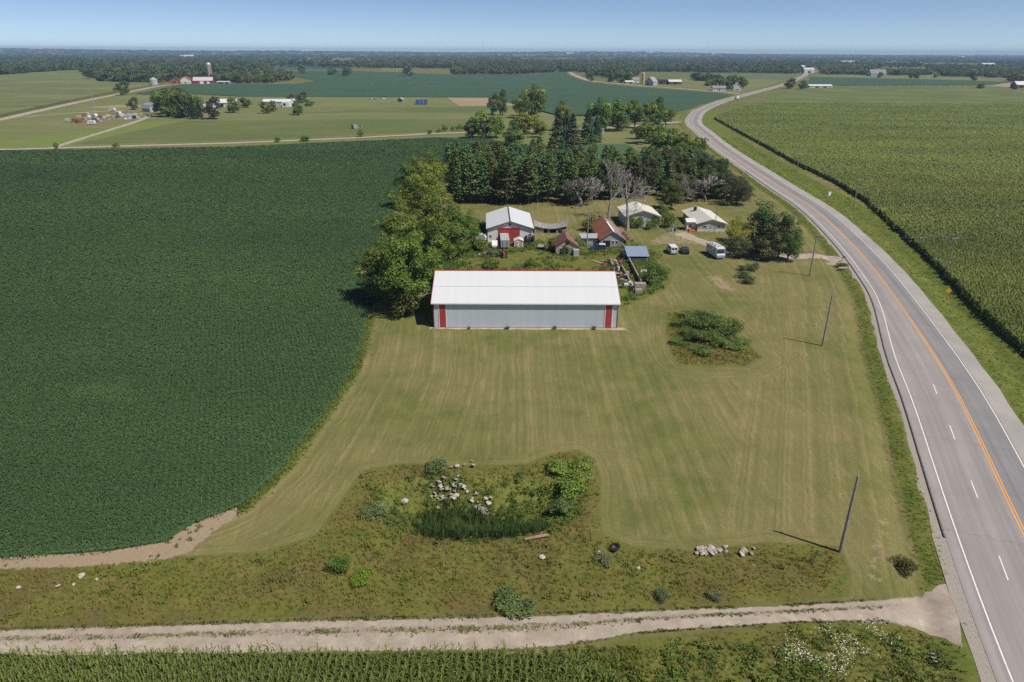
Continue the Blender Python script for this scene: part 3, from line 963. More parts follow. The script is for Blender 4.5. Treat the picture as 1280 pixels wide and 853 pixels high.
slab('soybean_field', SOY, -.05, .27, M_SOY, label='large dark green soybean field left of the mown lawn', cat='soybeans', wobble=.25)
slab('corn_field', CORN_R, 0.0, 1.6, M_CORN, label='big field of tasselled corn right of the highway', cat='corn', wobble=.2)
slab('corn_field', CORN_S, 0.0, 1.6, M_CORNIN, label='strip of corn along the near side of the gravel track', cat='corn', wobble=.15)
CORN_L = poly([(-500, 260), (-300, 207), (-100, 166), (0, 147), (50, 136), (100, 125.2), (150, 115.4), (190, 107.5), (185, 105), (140, 104.2), (122, 103.2), (118, 98.5), (104, 88.5), (60, 90.5), (0, 95.5), (-300, 106)])
slab('corn_field', CORN_L, 0.0, 2.3, M_CORNFAR, label='pale green corn field beyond the country road at far left', cat='corn')
SOY_F = poly([(170, 117.5), (224, 106.6), (285, 105.2), (330, 105.6), (372, 105.4), (396, 101.2), (374, 97.4), (342, 90), (420, 88), (560, 93.6), (640, 93.6), (690, 91.6), (704, 88.4), (712, 95), (733, 102.8), (760, 106), (800, 109.8),
              (850, 113.2), (900, 117.2), (916, 119.6), (896, 125.0), (874, 131.8), (858, 138), (840, 141), (700, 145), (648, 132), (610, 122), (300, 121), (240, 117.8), (190, 119.2)])
slab('soybean_field', SOY_F, 0.0, .55, M_SOYFAR, label='blue-green soybean field beyond the homesteads in the middle distance', cat='soybeans')
SOY_R = poly([(1014, 96.5), (1100, 98.5), (1180, 100.3), (1262, 103.2), (1240, 106.8), (1150, 107.2), (1060, 107.6), (1008, 106)])
slab('soybean_field', SOY_R, 0.0, .6, M_SOYFAR, label='narrow dark soybean strip behind the big corn field', cat='soybeans')
def sheet(name, px, z, mat):
    slab(name, poly(px), None, z, mat, kind='structure')
sheet('hay_field', [(-500, 265), (-300, 196), (60, 184), (300, 177), (545, 166), (620, 162), (700, 158), (846, 151), (852, 142), (700, 146), (648, 133), (610, 122.2), (300, 121.2), (240, 118), (190, 119.4), (150, 119.5), (100, 129), (0, 151.5), (-300, 218)], .03, M_HAY)
sheet('hay_field', [(86, 181.5), (300, 175.5), (545, 164.8), (600, 158), (598, 149), (430, 149.5), (330, 150.5), (232, 151.5)], .045, M_HAYG)
sheet('hay_field', [(340, 143.5), (430, 141), (600, 141), (625, 133.5), (480, 134.5), (420, 139)], .045, M_HAYG)
sheet('grass', [(-60, 188), (66, 184.2), (130, 163), (96, 164), (0, 178), (-60, 186)], .047, M_HAYB)
sheet('grass', [(88, 181), (225, 152), (176, 153), (120, 168)], .047, M_HAYB)
sheet('bare_field', [(560, 122.6), (640, 122.6), (662, 131.6), (574, 132.6)], .05, M_TAN)
sheet('bare_field', [(104, 134.5), (150, 131.5), (176, 131.5), (176, 134), (130, 135)], .05, M_TAN)
sheet('bare_field', [(88, 152), (104, 144), (150, 139.5), (176, 143.5), (160, 151), (128, 157), (100, 159)], .052, M_YARDG)
sheet('hay_field', [(926, 117), (985, 99.5), (1001, 92.5), (940, 91.5), (870, 90), (830, 93), (812, 100), (850, 108.5), (905, 113)], .03, M_HAYG)
sheet('hay_field', [(1012, 95.6), (1030, 92.5), (1150, 94), (1400, 96.5), (1400, 104), (1262, 102.5), (1180, 99.7), (1100, 97.8)], .03, M_HAY)
sheet('hay_field', [(820, 108), (905, 113), (926, 117), (985, 100), (930, 99), (870, 97), (828, 99)], .045, M_HAY)
sheet('bare_field', [(1225, 107.6), (1262, 103.6), (1400, 104.5), (1400, 111), (1290, 110)], .05, M_TAN)
sheet('grass', [(476, 90.5), (503, 90.5), (500, 84), (480, 84)], .62, M_HAY)
sheet('soybean_field', [(884, 88.5), (926, 88.5), (920, 84), (886, 83.6)], .05, M_SOYFAR)
sheet('soybean_field', [(340, 88), (440, 86.4), (440, 82), (350, 82)], .05, M_SOYFAR)
sheet('hay_field', [(180, 190.2), (300, 187), (545, 175.5), (600, 176), (660, 186), (740, 184), (800, 189), (835, 215), (880, 240), (905, 215), (876, 180), (846, 156), (700, 162), (545, 169.5), (300, 180.5), (-100, 192), (-100, 196)], .02, M_HAY)

# crop plants where they are near enough to show
def soy_plants():
    Ps, Ss = [], []
    for y0, y1, den, sz in ((55, 80, 95, .17), (80, 110, 56, .21), (110, 150, 28, .28), (150, 220, 13, .40), (220, 330, 5.0, .66), (330, 480, 2.4, 1.0)):
        lo, hi = -1.05 * y1 - 12, 10
        n = int((y1 - y0) * (hi - lo) * den)
        P = np.c_[RNG.uniform(lo, hi, n), RNG.uniform(y0, y1, n)]
        P[:, 1] += RNG.normal(0, .06, len(P)) * y0; P = P[in_view(P, mg=200)]
        P = P[inside(P + RNG.normal(0, .35, P.shape) + .7 * np.c_[wob(P[:, 0], P[:, 1], 1.6, 1.), wob(P[:, 0], P[:, 1], 1.6, 4.)], SOY)]
        Ps.append(P); Ss.append(np.full(len(P), sz))
    P = np.vstack(Ps); S = np.concatenate(Ss)
    e = line_dist(P, SOY)
    row = np.abs(((P[:, 0] * .93 + P[:, 1] * .36) / .76) % 1 - .5) * 2
    z = .48 + .16 * (1 - row) + RNG.normal(0, .045, len(P)) - .25 * np.exp(-e / .35) + .05 * wob(P[:, 0], P[:, 1], 3., 1.)
    N = RNG.normal(0, 1, (len(P), 3)) * np.interp(P[:, 1], [80, 250], [.40, .18])[:, None] + np.array([0, 0, 1.])
    V, F = leafquads(np.c_[P, np.maximum(z, .08)], N, S * RNG.uniform(.7, 1.3, len(P)), RNG, .8)
    big = .07 * wob(P[:, 0], P[:, 1], 19, 3.) + .10 * wob(P[:, 0] * .35 + P[:, 1] * .1, P[:, 1], 26, 5.) + .05 * (1 - 2 * row) + .30 * np.exp(-((P[:, 0] + 66) / 6) ** 2 - ((P[:, 1] - 98) / 3) ** 2)
    t = np.clip(RNG.normal(.40, .11, len(P)) + big + .22 * np.exp(-e / 1.2), 0, 1)
    o = npmesh('soybean_plants', V, F, M_CROP, {'tint': ('FACE', t), 'hue': ('FACE', np.zeros(len(P)))})
    o.color = (.066, .124, .052, 1)
    tag(o, 'dense soybean leaves making up the dark field on the left', 'soybeans', kind='stuff')
soy_plants()

def corn_template(seed, h=2.5, n=9, w=.13, tassel=True):
    rng = np.random.default_rng(seed)
    V, F, T, Hh = [], [], [], []
    a0 = rng.uniform(0, PI)
    for i in range(n):
        z = h * (.15 + .72 * i / n); a = a0 + (i % 2) * PI + rng.normal(0, .35); L = rng.uniform(.6, .95)
        c, s = math.cos(a), math.sin(a); sd = np.array([-s, c, 0]) * w / 2
        p0 = np.array([0, 0, z]); p1 = np.array([c * L * .5, s * L * .5, z + .34]); p2 = np.array([c * L, s * L, z + .10 * rng.uniform(-2, 2)])
        k = len(V)
        V += [p0 - sd, p0 + sd, p1 + sd, p1 - sd, p2 + sd * .2, p2 - sd * .2]
        F += [(k, k + 1, k + 2, k + 3), (k + 3, k + 2, k + 4, k + 5)]
        T += [rng.normal(-.05, .08) + .12 * i / n] * 2; Hh += [0, 0]
    if tassel:
        for j in range(2):
            a = rng.uniform(0, 2 * PI); sd = np.array([math.cos(a), math.sin(a), 0]) * .05
            k = len(V); V += [np.array([0, 0, h * .86]) - sd, np.array([0, 0, h * .86]) + sd, np.array([.05, 0, h * 1.06]) + sd, np.array([.05, 0, h * 1.06]) - sd]
            F.append((k, k + 1, k + 2, k + 3)); T.append(.2); Hh.append(.3)
    return np.array(V), np.array(F), np.array(T), np.array(Hh)
CORN_T = [corn_template(s) for s in range(6)]
CORN_TN = [corn_template(s + 60, w=.10) for s in range(6)]
CORN_T2 = [corn_template(s + 20, n=6, w=.30) for s in range(5)]
CORN_T3 = [corn_template(s + 40, n=5, w=.5, tassel=False) for s in range(5)]
def corn_plants(name, L, bands, rot, label, color, zbase=0.):
    for j, (y0, y1, row, gap, temps, sc) in enumerate(bands):
        lo, hi = L.min(0), L.max(0)
        c, s = math.cos(rot), math.sin(rot)
        ext = 760
        ctr = np.array([(max(lo[0], -120) + min(hi[0], 330)) / 2, (y0 + y1) / 2])
        a, b = np.meshgrid(np.arange(-ext, ext, row), np.arange(-ext, ext, gap))
        a = a.ravel() + RNG.normal(0, row * (.06 if row < 1 else .4), a.size); b = b.ravel() + RNG.normal(0, gap * .4, b.size)
        P = np.c_[ctr[0] + a * c - b * s, ctr[1] + a * s + b * c]
        dth = RNG.normal(0, 16, len(P)) if y1 > 100 else 0
        P = P[(P[:, 1] + dth >= y0) & (P[:, 1] + dth < y1)]
        P = P[in_view(P, 2.0, 200)]
        P = P[inside(P + RNG.normal(0, .3, P.shape), L)]
        n = len(P)
        S = sc * RNG.uniform(.85, 1.12, n) * (1 + .06 * wob(P[:, 0], P[:, 1], 11, 2.))
        S3 = np.c_[S, S, RNG.uniform(.88, 1.08, n) * (1 + .05 * wob(P[:, 0], P[:, 1], 9, 4.))]
        o = scatter(name, temps, np.c_[P, np.full(n, zbase)], S3, RNG.uniform(0, 2 * PI, n), M_CROP, .38 + RNG.normal(0, .09, n) + .20 * wob(P[:, 0] * .3 + P[:, 1] * .12, P[:, 1], 16, 1.), np.clip(RNG.normal(0, .03, n), 0, .15), color)
        tag(o, label, 'corn', kind='stuff')
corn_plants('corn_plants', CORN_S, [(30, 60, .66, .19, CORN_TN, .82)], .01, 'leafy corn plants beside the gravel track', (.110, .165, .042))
corn_plants('corn_plants', CORN_R, [(60, 190, .80, .42, CORN_T, 1.3), (190, 300, 1.2, .8, CORN_T2, 1.7), (300, 480, 1.5, 1.2, CORN_T3, 1.7), (480, 760, 2.4, 2.0, CORN_T3, 2.4)], -.5, 'tasselled corn plants along the right roadside field', (.150, .198, .056))

# ------------------------------------------------------------------ rough grass, weeds and reeds
TUFT = [tuft_template(s) for s in range(5)]
TUFT_S = [tuft_template(s + 9, n=8, h=.5, w=.10, spread=.3, lean=.8) for s in range(4)]
REED = [tuft_template(s + 30, n=8, h=1.35, w=.08, spread=.42, lean=.5) for s in range(4)]
LEAFY = [bush_template(s + 50, 34, .42) for s in range(5)]
BUSH = [bush_template(s + 70, 130, .26, .9, 9) for s in range(4)]
def grass_mass(name, L, dens, temps, sc, label, color, hue=(0.25, .35), tint=.42, s=5.0, keep=None, flat=1.0, seed=0., thr=None, cat='grass'):
    n = int(area(L) * dens)
    P = sample_poly(L, n)
    if keep is not None: P = P[keep(P)]
    if thr is not None: P = P[wob(P[:, 0], P[:, 1], s, seed + 7) + RNG.normal(0, .2, len(P)) > thr]
    P = P[in_view(P, 0, 200)]
    P = P[RNG.random(len(P)) < np.clip(.12 + (sdf(P, L) + .35 * wob(P[:, 0], P[:, 1], 2.5, seed)) * .5, 0, 1)]
    n = len(P)
    h = np.clip(hue[0] + hue[1] * (wob(P[:, 0], P[:, 1], s, seed) + .5 * wob(P[:, 0], P[:, 1], s * .3, seed + 2)) + RNG.normal(0, .10, n), 0, .95)
    t = tint + .16 * wob(P[:, 0], P[:, 1], s * .7, seed + 4) + RNG.normal(0, .07, n)
    S = sc * RNG.uniform(.6, 1.25, n)
    z = base_z(P[:, 0], P[:, 1]) - .03
    o = scatter(name, temps, np.c_[P, z], np.c_[S, S, S * flat], RNG.uniform(0, 2 * PI, n), M_GRASS, t, h, color)
    return tag(o, label, cat, kind='stuff')
VISV = VERGE.copy(); VISV[:, 0] = np.clip(VISV[:, 0], -85, 60)
VISV = np.array([p for p in VISV])
notrk = lambda P: ~inside(P, np.vstack([TR_TOP, TR_BOT[::-1]]))
grass_mass('rough_grass', VISV, 6.5, TUFT, .46, 'rough olive and tan grass on the bank above the gravel track', (.230, .225, .050), (.14, .34), .52, 6.0, lambda P: notrk(P) & (sdf(P, REEDS) < 0), seed=1.)
grass_mass('weeds', VISV, .45, LEAFY, .5, 'leafy green weeds scattered over the rough bank', (.150, .200, .046), (.02, .12), .42, 4.0, notrk, thr=.12, seed=3., cat='weeds')
SOILV = np.array([p for p in SOIL]); SOILV[:, 0] = np.clip(SOILV[:, 0], -85, 0)
grass_mass('weeds', SOILV, 1.1, LEAFY, .34, 'broken weeds on the bare soil edge of the soybean field', (.085, .135, .040), (.0, .15), .42, 2.2, thr=.1, seed=21., cat='weeds')
grass_mass('weeds', POND, 2.2, LEAFY, .62, 'lush weeds round the hollow in front of the lawn', (.105, .165, .042), (.0, .15), .42, 3.0, lambda P: sdf(P, REEDS) < 0, thr=-.15, seed=5., cat='weeds')
grass_mass('reeds', REEDS, 11, REED, .9, 'dark green reed bed in the bottom of the hollow', (.065, .122, .034), (.0, .12), .40, 3.0, seed=6., cat='reeds')
grass_mass('rough_grass', MOUND, 8, TUFT, .5, 'unmown grass on the low mound in the lawn', (.220, .225, .050), (.22, .32), .40, 3.0, seed=8.)
grass_mass('rough_grass', WEEDS_SE, 8, TUFT, .5, 'tall roadside grass in the corner beside corn and highway', (.185, .205, .05), (.16, .3), .42, 4.0, lambda P: notrk(P) & ~inside(P, CORN_S) & (road_offset(P)[0] < -10.2), seed=9.)
grass_mass('weeds', WEEDS_SE, 2.2, LEAFY, .6, 'leafy weeds in the corner beside the highway', (.125, .185, .046), (.0, .1), .45, 3.0, lambda P: notrk(P) & ~inside(P, CORN_S) & (road_offset(P)[0] < -10.6), thr=-.05, seed=11., cat='weeds')
_mg = np.array([(-75, 44.5), (-75, 45.6), (-20, 46.0), (0, 46.9), (5, 47.2), (12, 47.6), (12.5, 40), (8, 43.2), (4.5, 44.8), (0, 44.9)])
grass_mass('rough_grass', _mg, 26, TUFT_S, .8, 'fresh green grass margin between track and corn strip', (.170, .225, .05), (.05, .15), .48, 4.0, notrk, seed=13.)
grass_mass('weeds', YARD, .9, LEAFY, .8, 'tall green weeds around the old farm buildings', (.11, .165, .042), (.0, .15), .42, 6.0, thr=.0, seed=15., cat='weeds')
grass_mass('weeds', JUNKW, 1.6, LEAFY, .8, 'dense weeds growing round the concrete bunker', (.105, .165, .042), (.0, .15), .42, 4.0, thr=-.25, seed=17., cat='weeds')
def road_edge_grass():
    i = np.where((ROAD[:, 1] > 44) & (ROAD[:, 1] < 460))[0]
    for side, lo, hi, n, lab, col, hu in ((-1, 1.3, 3.6, 2600, 'green grass and weeds along the left highway shoulder', (.185, .225, .05), (.12, .3)),
                                          (1, .1, 12.5, 9000, 'lush green ditch grass between highway shoulder and corn', (.19, .25, .052), (.05, .22))):
        k = RNG.choice(i, n, p=(1 / ROAD[i, 1] ** 1.2) / (1 / ROAD[i, 1] ** 1.2).sum())
        w = (LEFT_W[k] + SH_L) if side < 0 else np.full(n, 3.9 + SH_R)
        o = w + lo + (hi - lo) * RNG.random(n)
        fr = RNG.random(n)[:, None]; P = ROAD[k] * (1 - fr) + ROAD[k + 1] * fr + ROADN[k] * (side * o)[:, None] + RNG.normal(0, .3, (n, 2))
        P = P[in_view(P, 0, 200)]
        of, lw_ = road_offset(P)
        ok = (of < -(lw_ + SH_L + .75)) if side < 0 else (of > 3.9 + SH_R + .1)
        ok &= notrk(P) & ~inside(P, CORN_R)
        drv = np.array([G(*q) for q in [(1058, 329), (1044, 323), (1020, 320), (985, 321)]])
        ok &= line_dist(P, drv) > 4.0
        P = P[ok]; n2 = len(P)
        h = np.clip(hu[0] + hu[1] * wob(P[:, 0], P[:, 1], 5., side) + RNG.normal(0, .08, n2), 0, .9)
        z = base_z(P[:, 0], P[:, 1]) - .03
        S = .36 * RNG.uniform(.6, 1.2, n2) * (1 + P[:, 1] / 260.)
        tag(scatter('rough_grass', TUFT_S, np.c_[P, z], S, RNG.uniform(0, 6.28, n2), M_GRASS, .48 + RNG.normal(0, .08, n2), h, col), lab, 'grass', kind='stuff')
road_edge_grass()
def field_edge_grass():
    i = RNG.integers(0, len(SOY_EDGE) - 1, 5200); f = RNG.random(5200)[:, None]
    P = SOY_EDGE[i] * (1 - f) + SOY_EDGE[i + 1] * f + RNG.normal(0, .55, (5200, 2)) + np.array([.6, -.1])
    P = P[(P[:, 1] > 66) & (P[:, 1] < 140)]; P = P[~inside(P, SOIL)]
    n = len(P)
    tag(scatter('rough_grass', TUFT_S, np.c_[P, base_z(P[:, 0], P[:, 1]) - .02], .55 * RNG.uniform(.5, 1.2, n), RNG.uniform(0, 6.28, n), M_GRASS, .45 + RNG.normal(0, .08, n), np.clip(RNG.normal(.05, .08, n), 0, .4), (.150, .215, .045)), 'bright green grass fringe between soybeans and mown lawn', 'grass', kind='stuff')
field_edge_grass()
def track_tufts():
    """low plants on the crown and edges of the gravel track"""
    A, B = resample(TR_TOP, 600), resample(TR_BOT, 600)
    n = 5200
    k = RNG.integers(20, 600, n)
    c = RNG.choice([0.0, .42, 1.0], n, p=[.40, .28, .32])
    t = np.clip(c + RNG.normal(0, .055, n), -.01, 1.01)
    P = A[k] * (1 - t)[:, None] + B[k] * t[:, None]
    P = P[in_view(P, 0, 200) & (P[:, 0] < 37)]
    P = P[wob(P[:, 0], P[:, 1], 2.2, 1.) + RNG.normal(0, .35, len(P)) > -.1]
    n = len(P)
    o = scatter('track_weeds', TUFT_S, np.c_[P, base_z(P[:, 0], P[:, 1]) + .03], .42 * RNG.uniform(.4, 1.2, n), RNG.uniform(0, 6.28, n), M_GRASS, .42 + RNG.normal(0, .08, n), np.clip(RNG.normal(.25, .15, n), 0, .8), (.075, .09, .028))
    tag(o, 'sparse low weeds between the wheel marks of the track', 'weeds', kind='stuff')
track_tufts()
def flowers():
    cs = [G(1012, 814), G(1030, 808), G(1060, 800), G(1075, 830), G(1090, 797), G(1050, 840), G(1000, 825)]
    P = np.vstack([np.array(c) + RNG.normal(0, 1, (150, 2)) * np.array([1.1, 1.0]) for c in cs])
    P = P[wob(P[:, 0], P[:, 1], 1.3, 2.) > -.05]
    n = len(P)
    z = base_z(P[:, 0], P[:, 1]) + RNG.uniform(.45, .8, n)
    V, F = leafquads(np.c_[P, z], RNG.normal(0, .3, (n, 3)) + np.array([0, -.2, 1.]), RNG.uniform(.05, .12, n), RNG, .95)
    m, nt = new_mat('white_petals'); finish(nt, (.72, .70, .62), .8, .1)
    tag(npmesh('wildflowers', V, F, m), 'drift of small white wildflowers in the roadside weeds', 'flowers', kind='stuff')
flowers()
# ------------------------------------------------------------------ far woods (masses) and the wooded horizon
FT = [tree_template(s, 80, .55) for s in range(6)]
FT2 = [tree_template(s + 10, 26, .8, base=.02) for s in range(5)]
def wood(px, sp, H, color, label, hue=.05, edge=True):
    L = poly(px)
    n = int(area(L) / sp ** 2)
    n = min(n, 5200)
    P = sample_poly(L, n)
    P = P[np.argsort(-P[:, 1])]
    n = len(P)
    sc = np.clip(P[:, 1] / 1500., .9, 2.4)
    Rr = sp * .66 * RNG.uniform(.5, 1.5, n)
    S = np.c_[Rr, Rr, H * RNG.uniform(.55, 1.0, n) * (.6 + .35 * Rr / (sp * .66))]
    o = scatter('woods', FT, np.c_[P, np.zeros(n)], S, RNG.uniform(0, 6.28, n), M_WOODS, .40 + RNG.normal(0, .13, n) + .14 * wob(P[:, 0], P[:, 1], 70, 2.), np.clip(RNG.normal(hue - .02, .1, n), 0, .5), color)
    return tag(o, label, 'woods', kind='stuff')
DG, MG, OG = (.058, .090, .040), (.070, .104, .042), (.1, .12, .036)
wood([(-260, 104), (0, 95.5), (60, 91), (100, 87.5), (112, 90), (100, 82), (0, 80), (-300, 84)], 13, 17, DG, 'wooded belt behind the pale corn field at far left')
wood([(106, 93), (122, 102), (140, 103.4), (190, 104.3), (200, 98), (260, 96), (330, 93), (340, 88), (300, 82), (100, 83)], 15, 20, DG, 'dense wood behind the red farm and its silo')
wood([(272, 104.2), (330, 104.5), (362, 102), (366, 97), (340, 93), (300, 95), (262, 98)], 12, 15, MG, 'rounded wood right of the tall silo')
wood([(-300, 84), (0, 80), (330, 82), (345, 76), (0, 73), (-300, 76)], 20, 18, DG, 'long wooded belt along the left skyline')
wood([(566, 93.4), (640, 93.2), (692, 91), (698, 86), (640, 85), (566, 87)], 12, 15, DG, 'wood along the far edge of the blue green soybean field')
wood([(455, 85), (560, 86), (560, 79), (470, 79)], 18, 18, DG, 'wood left of the far white barn')
wood([(560, 86), (706, 86), (890, 86.5), (890, 78), (560, 78)], 19, 18, DG, 'broad wood behind the middle farms')
wood([(734, 95), (760, 98), (792, 99), (800, 90), (740, 89)], 13, 18, DG, 'wood beside the gravel road and grey barn')
wood([(700, 90.5), (738, 91), (738, 87), (700, 87)], 14, 16, DG, 'wood where the gravel road enters the trees')
wood([(925, 91), (1002, 91.5), (1000, 85), (925, 84)], 15, 18, DG, 'wood left of the highway crest')
wood([(1026, 91.6), (1090, 92.5), (1085, 86), (1026, 86)], 15, 17, MG, 'wood right of the highway crest')
wood([(1160, 90), (1280, 95), (1450, 99), (1450, 88), (1160, 85)], 16, 16, DG, 'wooded belt along the right skyline')
wood([(880, 91), (1000, 92.5), (1000, 89.5), (880, 87.5)], 17, 15, MG, 'thin tree belt left of the highway crest')
wood([(1030, 93.5), (1165, 95), (1165, 91.5), (1030, 90.5)], 17, 14, MG, 'thin tree belt behind the far dark roofed house')
wood([(868, 101), (905, 103.5), (905, 99.5), (868, 98)], 15, 13, DG, 'low grove left of the roadside houses')
wood([(740, 89), (880, 91), (880, 87), (740, 86)], 15, 17, DG, 'tree belt behind the grey barn and pole sheds')
wood([(1180, 96), (1290, 98.5), (1290, 94), (1180, 92)], 17, 14, DG, 'tree belt right of the lone dark tree')
wood([(1262, 104), (1420, 107), (1420, 98), (1262, 96)], 14, 15, MG, 'wood at the right edge behind the red barn')
def skyline():
    n = 15000
    yy = 65.9 + (86 - 65.9) * RNG.random(n) ** 1.25
    xx = RNG.uniform(-260, 1540, n)
    P = np.array([G(a, b) for a, b in zip(xx, yy)])
    P = P[(P[:, 1] > 1900) & (P[:, 1] < 15000)]
    X, Y = P[:, 0], P[:, 1]
    k = wob(X, Y, 420, 1.) + .6 * wob(X, Y, 1300, 3.) + .5 * wob(X, Y, 170, 5.)
    thr = np.interp(Y, [1900, 2600, 4500, 9000], [.9, .25, .0, -.8])
    thr = thr - .15 * (X > 700)
    P = P[(k > thr)]
    ok = np.ones(len(P), bool)
    for L in (SOY_F, SOY_R, CORN_L, CORN_R): ok &= ~inside(P, L)
    P = P[ok]
    n = len(P)
    Rr = P[:, 1] / 2500. * 9 * RNG.uniform(.6, 1.3, n)
    Rr = np.minimum(Rr, 46)
    S = np.c_[Rr * 1.4, Rr * 1.4, RNG.uniform(11, 19, n)]
    o = scatter('woods', FT2, np.c_[P, base_z(P[:, 0], P[:, 1])], S, RNG.uniform(0, 6.28, n), M_WOODS, .42 + RNG.normal(0, .15, n), np.clip(RNG.normal(0, .06, n), 0, .4), (.058, .086, .036))
    tag(o, 'distant scattered woods reaching to the hazy horizon', 'woods', kind='stuff')
skyline()
M_FARF = crop_mat('far_fields', (.10, .13, .045), (.15, .165, .06), (.05, .08, .03), fine=.02, big=.003, patch=.8, bstr=0)

# ------------------------------------------------------------------ individual trees
proto('oakA', 'd', seed=1, H=18., Rr=8., nleaf=17000, leaf=.50, lobes=120, base=.04, lob=(.13, .25))
proto('oakB', 'd', seed=2, H=18., Rr=7.5, nleaf=15000, leaf=.50, lobes=100, base=.04, lob=(.13, .26))
proto('oakC', 'd', seed=3, H=16., Rr=7., nleaf=12500, leaf=.50, lobes=84, base=.04, lob=(.13, .26))
proto('elm', 'd', seed=4, H=17., Rr=6., nleaf=6500, leaf=.5, lobes=34, base=.2, vase=.25)
proto('tall', 'd', seed=15, H=16., Rr=3.6, nleaf=4200, leaf=.5, lobes=46, base=.04, lob=(.3, .5), rmin=.1)
proto('round', 'd', seed=6, H=10., Rr=5., nleaf=6000, leaf=.40, lobes=36, base=.06)
proto('midA', 'd', seed=7, H=16., Rr=8., nleaf=3600, leaf=1.15, lobes=44, base=.0, lob=(.22, .36))
proto('midB', 'd', seed=8, H=16., Rr=7., nleaf=3000, leaf=1.1, lobes=36, base=.0, lob=(.22, .38))
proto('midC', 'd', seed=9, H=14., Rr=6., nleaf=1800, leaf=1.1, lobes=24, base=.03, lob=(.25, .42))
proto('far', 'd', seed=10, H=14., Rr=7., nleaf=520, leaf=2.1, lobes=16, base=.0, limbs=3, lob=(.3, .5))
proto('shrubA', 'd', seed=11, H=3., Rr=2., nleaf=1700, leaf=.30, lobes=20, base=.01, limbs=6, rmin=.05, lob=(.3, .5))
proto('shrubB', 'd', seed=12, H=2.4, Rr=2.2, nleaf=1500, leaf=.30, lobes=16, base=.01, limbs=6, rmin=.05, lob=(.3, .5))
proto('pineA', 'c', seed=21, H=18., Rr=3.6, bare=.20, leaf=.8, per=15, step=.6, up=.35, droop=.25, pw=.5)
proto('pineB', 'c', seed=22, H=17., Rr=3.4, bare=.26, leaf=.8, per=14, step=.6, up=.3, droop=.25, pw=.45)
proto('pineC', 'c', seed=23, H=18.5, Rr=3.5, bare=.12, leaf=.8, per=15, step=.6, up=.3, droop=.3, pw=.55, dead=.02)
proto('spruce', 'c', seed=24, H=22., Rr=6., bare=.05, step=1.0, nb=9, leaf=1.3, per=18, up=.05, droop=.30, pw=.8)
proto('bareA', 'dead', seed=31, H=16., levels=7, r0=.36, spread=1.15, fork=2, trunk=.15, twig=.06, up=.12)
proto('bareB', 'dead', seed=35, H=16., levels=7, r0=.30, spread=.85, fork=2, trunk=.18, twig=.055, up=.18)
proto('brush', 'dead', seed=33, H=9., levels=5, r0=.24, spread=.95, fork=3, trunk=.22, twig=.13)
proto('brushB', 'dead', seed=34, H=9., levels=5, r0=.22, spread=.8, fork=3, trunk=.3, twig=.12)

YG, GR, DK, OL, GY_ = (.150, .200, .032), (.112, .170, .036), (.076, .122, .040), (.120, .180, .038), (.11, .125, .06)
PN, PN2, SPR = (.088, .168, .070), (.112, .176, .060), (.055, .100, .052)
gA = 'deciduous row beside the soybean field'
tree('oakA', 508, 386, 17.6, 7.6, OL, 'broad olive green tree closest to the left end of the white shed', group=gA)
tree('oakB', 482, 376, 13.5, 6.3, GR, 'lower tree leaning out over the soybeans beside the shed', group=gA)
tree('oakC', 548, 352, 15.5, 6.6, GR, 'full green tree behind the left corner of the white shed', group=gA)
tree('oakA', 540, 320, 18.5, 8.6, GR, 'tall wide crown in the middle of the row left of the red door barn', group=gA)
tree('oakB', 508, 335, 16.0, 7.0, OL, 'rounded tree at the soybean edge behind the tree nearest the shed', group=gA)
tree('oakC', 575, 318, 12.0, 5.6, GR, 'small airy tree standing nearest the red door barn', group=gA)
tree('oakA', 532, 288, 18.8, 8.2, YG, 'yellow green tree near the far end of the row by the soybeans', group=gA)
tree('oakB', 536, 260, 19.2, 7.6, YG, 'yellowish tree at the far end of the row where the pines start', group=gA)
tree('oakC', 517, 262, 17.0, 6.0, OL, 'outermost tree of the row end standing against the soybeans', group=gA)
tree('shrubA', 512, 395, 6.0, 3.4, (.10, .125, .032), 'pale leafy bush at the foot of the tree by the shed corner', name='bush', cat='bush')
tree('round', 562, 366, 7.5, 4.0, GR, 'low dark tree squeezed between tree row and shed gable', group=gA)
tree('shrubA', 580, 348, 4.2, 3.0, GR, 'leafy shrub behind the shed roof beside the tree row', name='bush', cat='bush')
tree('shrubB', 566, 300, 5.0, 3.6, GR, 'shrub beside the red door barn under the tall trees', name='bush', cat='bush')

# the pine plantation
gP = 'pines of the plantation'
lp = 'dark green pine in the dense plantation behind the farm buildings'
k = 0
pine_rows = [(254, 566, 738, 12), (248, 560, 775, 14), (242, 556, 815, 15), (236, 552, 838, 13), (229, 560, 846, 12), (223, 575, 770, 7)]
for (py, x0, x1, n) in pine_rows:
    for i in range(n):
        px = x0 + (x1 - x0) * (i + .5) / n + random.uniform(-3.5, 3.5)
        pr = random.choice(['pineA', 'pineB', 'pineC', 'pineA'])
        h = random.uniform(15.5, 19.0) if px < 720 else random.uniform(13, 17.0)
        tree(pr, px, py + random.uniform(-1.5, 1.5), h, random.uniform(3.4, 4.7), random.choice([PN, PN, PN2, (.095, .115, .044)] if px < 720 else [PN, PN2, (.088, .105, .044)]), lp, 'pine_tree', 'pine', gP)
for px, py, h, r_, c_, l in ((862, 246, 13, 3.0, PN, 'dark conifer behind the tan roofed house at its left'), (836, 246, 13, 2.8, PN2, 'slim conifer right behind the pale garage'),
                           (820, 243, 15, 3.0, PN, 'tall dark conifer directly behind the garage roof'), (904, 236, 12, 2.4, PN, 'pointed dark conifer behind the grey bare tree by the house')):
    tree('pineA', px, py, h, r_, c_, l, 'pine_tree', 'pine')
tree('oakC', 838, 262, 10, 4.4, (.085, .125, .026), 'fresh green tree filling the gap between garage and house')
